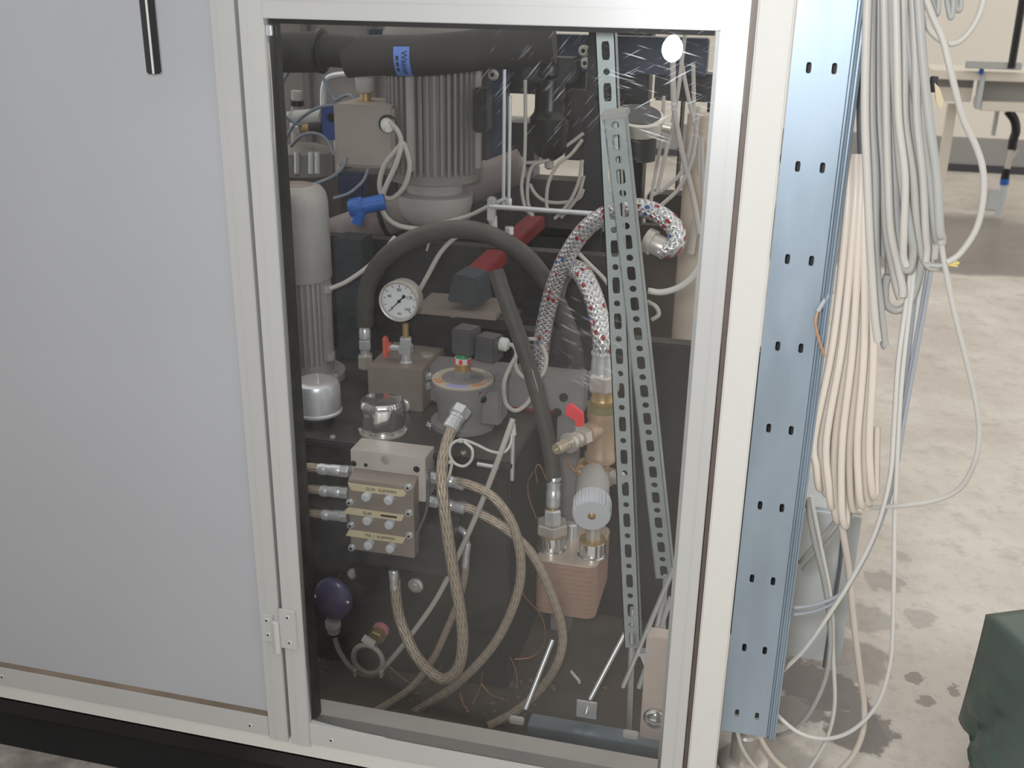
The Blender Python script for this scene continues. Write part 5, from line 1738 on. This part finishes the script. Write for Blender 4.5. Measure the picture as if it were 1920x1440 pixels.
# ---- level sensor, plugs and its cable
SY = .225
c = P(624, 1122, SY)
rs_ = M(38, c)
lsn = thing('level_sensor', 'violet egg shaped level sensor on the tank front', 'sensor', c - V(0, 0, rs_ * 1.2))
MB().sphere(c, rs_, 28, (1, .45, 1.2)).build('cap', PURPLE, lsn)
MB().lathe(c, Y3, [(-.001, rs_ * 1.04), (.004, rs_ * 1.04), (.03, rs_ * .6)], 36).build('rim', PURPLE, lsn)
MB().cyl(P(640, 1090, SY + .03), P(652, 1072, SY + .03), .014).build('conduit', BLACKP, lsn)
MB().lathe(P(658, 1074, SY + .03), V(1, -.4, .1), [(0, .010), (.006, .011), (.008, .008)], 16).build('ring', GREYPL2, lsn)
for px, py in ((590, 1118), (652, 1129)):
    MB().sphere(P(px, py, SY - .008), .0058, 12).build('cap_screw', CHROME, lsn)
MB().lathe(P(624, 1164, SY), P(627, 1196, SY) - P(624, 1164, SY), [(0, .016), (.012, .016), (.014, .014), (.026, .012), (.03, .007)], 10).build('cable_gland', WHITEP, lsn)
cable('sensor_lead', [(628, 1196, SY), (636, 1220, .215), (655, 1248, .205), (680, 1264, .2), (705, 1264, .2), (735, 1235, .2), (775, 1185, .2), (820, 1120, .2), (860, 1040, .2), (900, 950, .2), (935, 860, .21), (962, 785, .24)],
      M(5, c), CABIN, 'long pale cable rising from the violet sensor past the valve block')
cl_ = thing('cable_loop', 'ring of pale cable tied below the violet sensor', 'cable', P(688, 1268, .195))
ctr = P(690, 1236, .195)
rx_, rz_ = M(29, ctr), M(31, ctr)
MB().tube([ctr + V(math.cos(t) * rx_, 0, math.sin(t) * rz_) for t in [k * math.pi / 8 for k in range(16)]], M(5, ctr), 9, 3, close=True).build('loop', CABIN, cl_, smooth_=60)
q = P(691, 1202, .19)
MB().box(q, (.026, .008, .014), Matrix.Rotation(.5, 3, 'Y')).build('tag', WHITEP, cl_, bev=.001)
for px, py in ((667, 1260), (716, 1263)):
    MB().box(P(px, py, .19), (.005, .014, .014)).build('tie', WHITEP, cl_, bev=.001)
bpz = thing('drain_plug', 'brass drain plug with pink ring on the tank front', 'plug', P(710, 1200, .24))
q = P(716, 1178, .254)
MB().lathe(q, V(-.1, -1, -.2), [(0, .0165), (.008, .0165), (.009, .014)], 22).build('pink_ring', PINKCAP, bpz)
hexnut(bpz, q + V(-.001, -.011, -.002), q + V(-.003, -.028, -.006), .017, BRASS, 'plug_hex')
MB().cyl(q + V(-.004, -.02, -.012), q + V(-.006, -.022, -.035), .0035).build('tab', BRASS, bpz)
q = P(588, 1240, .254)
MB().lathe(q, V(0, -1, -.2), [(0, .018), (.01, .018), (.011, .014), (.02, .013)], 20).build('pipe_cap', PINKCAP, None, 'pink ringed pipe cap at the left door edge', 'cap')
q = P(965, 790, .26)
tie = thing('tied_lead', 'thin white lead looped and tied beside the thick hose', 'wire', P(855, 850, .2))
MB().tube(pts([(960, 800, .25), (958, 830, .24), (945, 848, .22), (920, 846, .2), (890, 832, .19), (866, 825, .18), (848, 832, .175), (843, 850, .175), (852, 868, .175), (870, 874, .175), (884, 862, .175), (885, 842, .176), (870, 828, .178)]), M(2.6, ctr), 8).build('lead', CABWHITE, tie, smooth_=60)
MB().tube(pts([(848, 868, .178), (843, 890, .18), (838, 905, .19)]), M(2.6, ctr), 8).build('lead_end', CABWHITE, tie, smooth_=60)
for px, py in ((864, 826), (846, 866)):
    MB().box(P(px, py, .174), (.008, .008, .006)).build('tie', WHITEP, tie, bev=.001)
pn = thing('clamp_pin', 'dark clamp pin with white tip at the tank corner', 'pin', P(963, 870, .25))
MB().cyl(P(960, 795, .25), P(962, 815, .25), .006).build('tip', WHITEP, pn)
MB().cyl(P(962, 812, .25), P(960, 900, .25), .004).build('shaft', ZINC, pn)
MB().cyl(P(895, 870, .236), P(935, 877, .236), .004).build('tank_handle', ZINC, tk)

# ---- thin copper wires
CW = [
    [(1008, 905, .25), (1004, 880, .25), (1012, 872, .25), (1025, 900, .25)],
    [(1000, 885, .26), (990, 905, .26), (992, 935, .26), (1006, 972, .26)],
    [(1058, 860, .27), (1070, 880, .26), (1088, 888, .26)],
    [(970, 1090, .24), (985, 1120, .23), (1015, 1155, .22), (1022, 1200, .21), (1000, 1230, .2), (965, 1236, .19)],
    [(957, 1232, .18), (968, 1260, .17), (970, 1290, .16)],
    [(905, 1260, .17), (900, 1290, .16), (886, 1320, .14)],
    [(903, 1282, .16), (920, 1302, .15), (945, 1312, .14)],
    [(730, 1250, .2), (760, 1275, .19), (785, 1285, .18), (810, 1270, .19), (830, 1248, .2)],
    [(862, 1300, .15), (870, 1322, .14), (880, 1335, .13)],
]
CWL = ['copper wire hooked beside the slanting hose ferrule', 'copper wire bowed left of the slanting hose ferrule', 'copper wire hanging under the hose nozzle', 'copper wire bowed left of the heat exchanger foot',
       'short copper wire end over the dirt pile', 'copper wire bent down to the dirt', 'copper wire curving right over the dirt', 'copper wire looped behind the thick hose', 'tiny wire end near the bottom beam']
for lst, lab in zip(CW, CWL):
    cable('copper_wire', lst, .0011, COPPERW, lab, 'wire', 'thin copper wires', n=6, sub=4)

# ================================================================== CABLES HANGING RIGHT OF THE CHANNEL
def mr(px, Y=0.05, at_=(1650, 400)):
    return M(px, P(at_[0], at_[1], Y))


RC_ = random.Random(5)
# grey bundle: x at y = -25, 110, 225, 330, 430 and the tail
GB = [
    (1627, 1623, 1622, 1626, 1630, [(1634, 500), (1640, 590), (1646, 640)]),
    (1635, 1634, 1635, 1641, 1641, [(1643, 500), (1650, 570), (1658, 640), (1662, 650)]),
    (1647, 1645, 1648, 1655, 1660, [(1672, 500), (1682, 545), (1688, 560)]),
    (1657, 1660, 1662, 1665, 1670, [(1684, 500), (1692, 540), (1692, 556)]),
    (1666, 1669, 1672, 1677, 1682, [(1690, 490), (1690, 520)]),
    (1679, 1682, 1685, 1697, 1695, [(1694, 480), (1700, 500)]),
    (1693, 1696, 1697, 1712, 1719, [(1730, 480), (1744, 500), (1760, 500)]),
    (1701, 1704, 1706, 1722, 1724, [(1726, 480), (1722, 520), (1706, 565), (1682, 582), (1662, 570), (1659, 540), (1664, 515)]),
    (1710, 1716, 1719, 1730, 1735, [(1738, 465), (1736, 490)]),
    (1716, 1724, 1732, 1744, 1748, [(1752, 460), (1750, 485)]),
    (1720, 1730, 1742, 1756, 1762, [(1766, 445), (1765, 458)]),
    (1690, 1706, 1722, 1740, 1752, [(1756, 455)]),
    (1652, 1656, 1664, 1668, 1676, [(1680, 460)]),
    (1672, 1676, 1682, 1690, 1706, [(1712, 470), (1705, 505), (1694, 500), (1692, 480)]),
]
ORD = ['first', 'second', 'third', 'fourth', 'fifth', 'sixth', 'seventh', 'eighth', 'ninth', 'tenth', 'eleventh', 'twelfth', 'thirteenth', 'fourteenth']
RANK = sorted(range(len(GB)), key=lambda k: GB[k][2])
for i, g in enumerate(GB):
    Yg = 0.012 + 0.0145 * ((i * 2) % 5)
    lst = [(g[0], -25, Yg), (g[1], 110, Yg), (g[2], 225, Yg), (g[3], 330, Yg), (g[4], 430, Yg)] + [(x, y, Yg + .004) for x, y in g[5]]
    m_ = (CABGREY, CABGREYD, CABGREY)[i % 3] if i < 11 else CABGREYD
    cable('hanging_cable', lst, mr((7.6, 8.2, 7.0)[i % 3]), m_, 'grey cable of the thick hanging bundle, %s from the slotted channel' % ORD[RANK.index(i)], 'cable', 'grey bundle beside the channel', n=9, sub=5)
# second row filling the bundle from behind
for i in range(7):
    x0 = 1634 + i * 13
    lst = [(x0, -25, .085), (x0 + 2, 110, .085), (x0 + 6, 225, .085), (x0 + 16, 330, .085), (x0 + 22, 430, .085), (x0 + 20, 480 + (i * 37) % 50, .085)]
    cable('hanging_cable', lst, mr(8.5), CABGREYD, 'darker grey cable behind the thick hanging bundle, %s from the channel' % ORD[i], 'cable', 'grey bundle, back row', n=8, sub=4)
for i in range(4):
    x0 = 1612 + i * 7
    lst = [(x0 + 8, -25, .1), (x0 + 3, 110, .1), (x0, 200, .1), (x0 + 2, 290, .1), (x0 + 8, 380, .1), (x0 + 12, 470, .1)]
    cable('hanging_cable', lst, mr(6), CABDARK, 'dark grey cable in the gap behind the channel lip, %s from the left' % ORD[i], 'cable', 'dark cables behind the channel lip', n=8, sub=4)
# beige bundle lower left: down the front, round the bottom and up behind
BG = [(1592, 1562, 1527, 1533, 915), (1600, 1572, 1540, 1545, 925), (1606, 1580, 1550, 1556, 950), (1611, 1590, 1566, 1566, 975), (1616, 1600, 1580, 1580, 985),
      (1620, 1611, 1594, 1596, 955), (1624, 1621, 1608, 1612, 948), (1628, 1630, 1620, 1624, 942), (1632, 1638, 1630, 1634, 930)]
for i, (xa, xb, xc, xd, yb) in enumerate(BG):
    Yb_ = 0.03 + 0.014 * (i % 2)
    lst = [(xa, 290, Yb_ + .03), (xa - 4, 400, Yb_ + .01), (xb, 640, Yb_), (xc, 820, Yb_), (xd - 2, yb - 40, Yb_), (xd + 2, yb - 4, Yb_ + .008), (xd + 6, yb - 2, Yb_ + .02), (xd + 8, yb - 40, Yb_ + .03), (xc + 14, 800, Yb_ + .035)]
    cable('beige_cable', lst, mr(7.4, .04, (1590, 700)), CABBEIGE, 'beige cable loop of the lower bundle, %s from the channel edge' % ORD[i], 'cable', 'beige bundle at the channel edge', n=9, sub=5)
for i in range(5):
    x0 = 1574 + i * 13
    lst = [(1606 + i * 6, 300, .09), (x0 + 14, 500, .085), (x0, 700, .08), (x0 - 12 + i * 3, 860, .08), (x0 - 8 + i * 3, 930, .08)]
    cable('beige_cable', lst, mr(7.4, .08, (1590, 700)), CABBEIGE, 'beige cable behind the lower bundle, %s from the channel edge' % ORD[i], 'cable', 'beige bundle, back row', n=8, sub=4)
# blue-grey wires running down behind
BW = [
    ([(1752, 430, .09), (1746, 500, .07), (1735, 570, .07), (1715, 680, .07), (1695, 790, .07), (1680, 880, .07), (1655, 970, .08), (1620, 1050, .09), (1580, 1110, .1), (1535, 1132, .1), (1490, 1140, .1), (1460, 1140, .1)], 'blue-grey wire curving back behind the channel, upper', 4.2, CABBLUE),
    ([(1744, 430, .095), (1740, 500, .08), (1728, 580, .075), (1708, 690, .075), (1688, 800, .075), (1672, 890, .075), (1648, 980, .085), (1612, 1060, .09), (1575, 1120, .1), (1535, 1143, .1), (1490, 1152, .1), (1460, 1150, .1)], 'blue-grey wire curving back behind the channel, lower', 4.2, CABBLUE),
    ([(1716, 440, .075), (1700, 560, .07), (1684, 680, .06), (1676, 800, .06), (1668, 900, .06), (1640, 1000, .07), (1600, 1080, .08), (1556, 1150, .09), (1510, 1215, .1), (1476, 1250, .11), (1450, 1275, .12)], 'white wire sweeping down to the channel foot', 4.6, CABWHITE),
    ([(1722, 450, .08), (1708, 560, .07), (1692, 700, .065), (1684, 820, .065), (1678, 960, .07), (1676, 1080, .08), (1674, 1180, .09), (1668, 1250, .1), (1645, 1320, .11), (1600, 1368, .12), (1550, 1385, .13), (1500, 1375, .14), (1458, 1342, .15), (1435, 1315, .15)], 'long white wire hanging free in a wide loop', 4.6, CABWHITE),
    ([(1726, 440, .09), (1714, 560, .08), (1700, 690, .08), (1690, 800, .08), (1678, 880, .085), (1664, 940, .09)], 'blue-grey wire ending beside the beige bundle', 4.2, CABBLUE),
    ([(1736, 440, .09), (1722, 560, .085), (1708, 680, .085), (1694, 790, .085), (1684, 860, .09), (1668, 950, .095)], 'pale wire ending behind the beige bundle', 4.0, CABWHITE),
]
for lst, lab, w, m_ in BW:
    cable('thin_wire', lst, mr(w, .07, (1690, 800)), m_, lab, 'wire', 'wires hanging under the bundles', n=8, sub=6)
LC = [
    ([(1728, -25, .02), (1748, 30, .02), (1768, 75, .02), (1784, 140, .02), (1805, 220, .025), (1830, 275, .03), (1843, 320, .03), (1843, 375, .03), (1830, 430, .03), (1800, 475, .03), (1776, 492, .03)], 'grey cable swinging wide to the right with frayed end', 6, CABGREY),
    ([(1716, -25, .05), (1728, 25, .05), (1748, 62, .05), (1780, 82, .05), (1808, 70, .05), (1835, 30, .05), (1850, -25, .05)], 'pale cable sagging in a bow at the top', 5.4, CABGREY),
    ([(1763, 440, .03), (1770, 490, .03), (1788, 580, .03), (1808, 660, .03), (1828, 745, .03), (1836, 810, .03), (1828, 865, .03), (1800, 915, .04), (1755, 938, .05), (1690, 948, .06), (1630, 952, .08)], 'slim grey cable bulging out over the bare floor', 5.2, CABGREY),
    ([(1576, 975, .1), (1590, 1060, .12), (1600, 1160, .15), (1612, 1260, .18), (1620, 1320, .2), (1618, 1370, .2), (1600, 1415, .2), (1570, 1450, .2)], 'thick beige cable falling to the floor', 7, CABBEIGE),
    ([(1512, 935, .12), (1526, 1010, .13), (1545, 1090, .14), (1555, 1160, .15), (1556, 1220, .16), (1545, 1280, .17), (1515, 1340, .18), (1480, 1372, .2), (1440, 1382, .22)], 'grey twin wire falling in front of the grey box', 5.4, CABGREYD),
    ([(1520, 930, .15), (1540, 1030, .16), (1558, 1130, .17), (1562, 1230, .18), (1565, 1320, .19), (1552, 1380, .2), (1525, 1430, .2), (1500, 1460, .2)], 'white wire dropping straight in front of the grey box', 4.6, CABWHITE),
    ([(1382, 1372, .12), (1390, 1400, .14), (1405, 1425, .16), (1425, 1450, .18)], 'white wire coming out beneath the channel beside the foot', 4.6, CABWHITE),
    ([(1424, 1380, .1), (1438, 1405, .12), (1458, 1430, .14), (1490, 1455, .16)], 'beige cable coming out beneath the channel', 5.5, CABBEIGE),
    ([(1582, 960, .2), (1575, 1060, .22), (1556, 1180, .24), (1545, 1250, .26)], 'dark lead hanging close against the grey box', 4, CABDARK),
    ([(1592, 940, .14), (1560, 985, .16), (1525, 1025, .18), (1500, 1055, .2)], 'grey lead slanting left behind the bundle, upper', 5, CABGREYD),
    ([(1600, 955, .15), (1565, 1002, .17), (1530, 1042, .19), (1506, 1068, .21)], 'grey lead slanting left behind the bundle, lower', 5, CABGREYD),
]
for lst, lab, w, m_ in LC:
    cable('loose_cable', lst, mr(w, lst[0][2], (1700, 600)), m_, lab, 'cable', 'loose cables around the channel', n=10, sub=7)
# dark loops at the top
DL = [([(1742, -25, .09), (1750, 10, .09), (1756, 28, .09), (1760, 10, .09), (1758, -25, .09)], 'leftmost dark cable loop peeking in at the top'),
      ([(1772, -25, .1), (1778, 15, .1), (1783, 34, .1), (1787, 15, .1), (1786, -25, .1)], 'middle dark cable loop peeking in at the top'),
      ([(1790, -25, .11), (1793, 12, .11), (1798, 20, .11), (1802, 8, .11), (1800, -25, .11)], 'rightmost dark cable loop peeking in at the top')]
for lst, lab in DL:
    cable('dark_loop', lst, mr(5), CABGREYD, lab, 'cable', 'dark loops at the top')
# frayed end, brown wire, paper tag
fe = thing('frayed_end', 'frayed yellow cable cores at the end of the wide loop', 'wire', P(1778, 497, .03))
for k, (dx, dy) in enumerate(((26, 0), (24, 5), (22, -6), (27, -2))):
    MB().tube(pts([(1770, 496, .03), (1784, 495 + dy * .5, .03), (1772 + dx, 494 + dy, .028)]), .0013, 6).build('core', YELLOWW, fe)
MB().tube(pts([(1744, 497, .034), (1760, 498, .032), (1776, 495, .03)]), mr(5), 8).build('sheath', CABGREYD, fe, smooth_=60)
bw = thing('stripped_wire', 'brown wire bare at its grey sheath beside the beige bundle', 'wire', P(1548, 665, .02))
MB().tube(pts([(1560, 545, .028), (1545, 565, .022), (1533, 584, .018)]), mr(5), 8).build('sheath', CABBLUE, bw, smooth_=60)
MB().tube(pts([(1533, 584, .018), (1529, 605, .015), (1535, 635, .015), (1546, 668, .02)]), mr(3), 8).build('core', BROWNW, bw, smooth_=60)
tg = thing('paper_tag', 'crumpled yellowish paper tag behind the grey bundle', 'tag', P(1760, 205, .1))
MB().prism([P(1752, 155, .1), P(1762, 165, .1), P(1770, 190, .1), P(1764, 206, .1), P(1755, 190, .1)], (0, .004, 0)).build('paper', TAPE, tg)
MB().box(P(1750, 158, .105), (.01, .006, .02)).build('black_clip', BLACKP, tg, bev=.001)
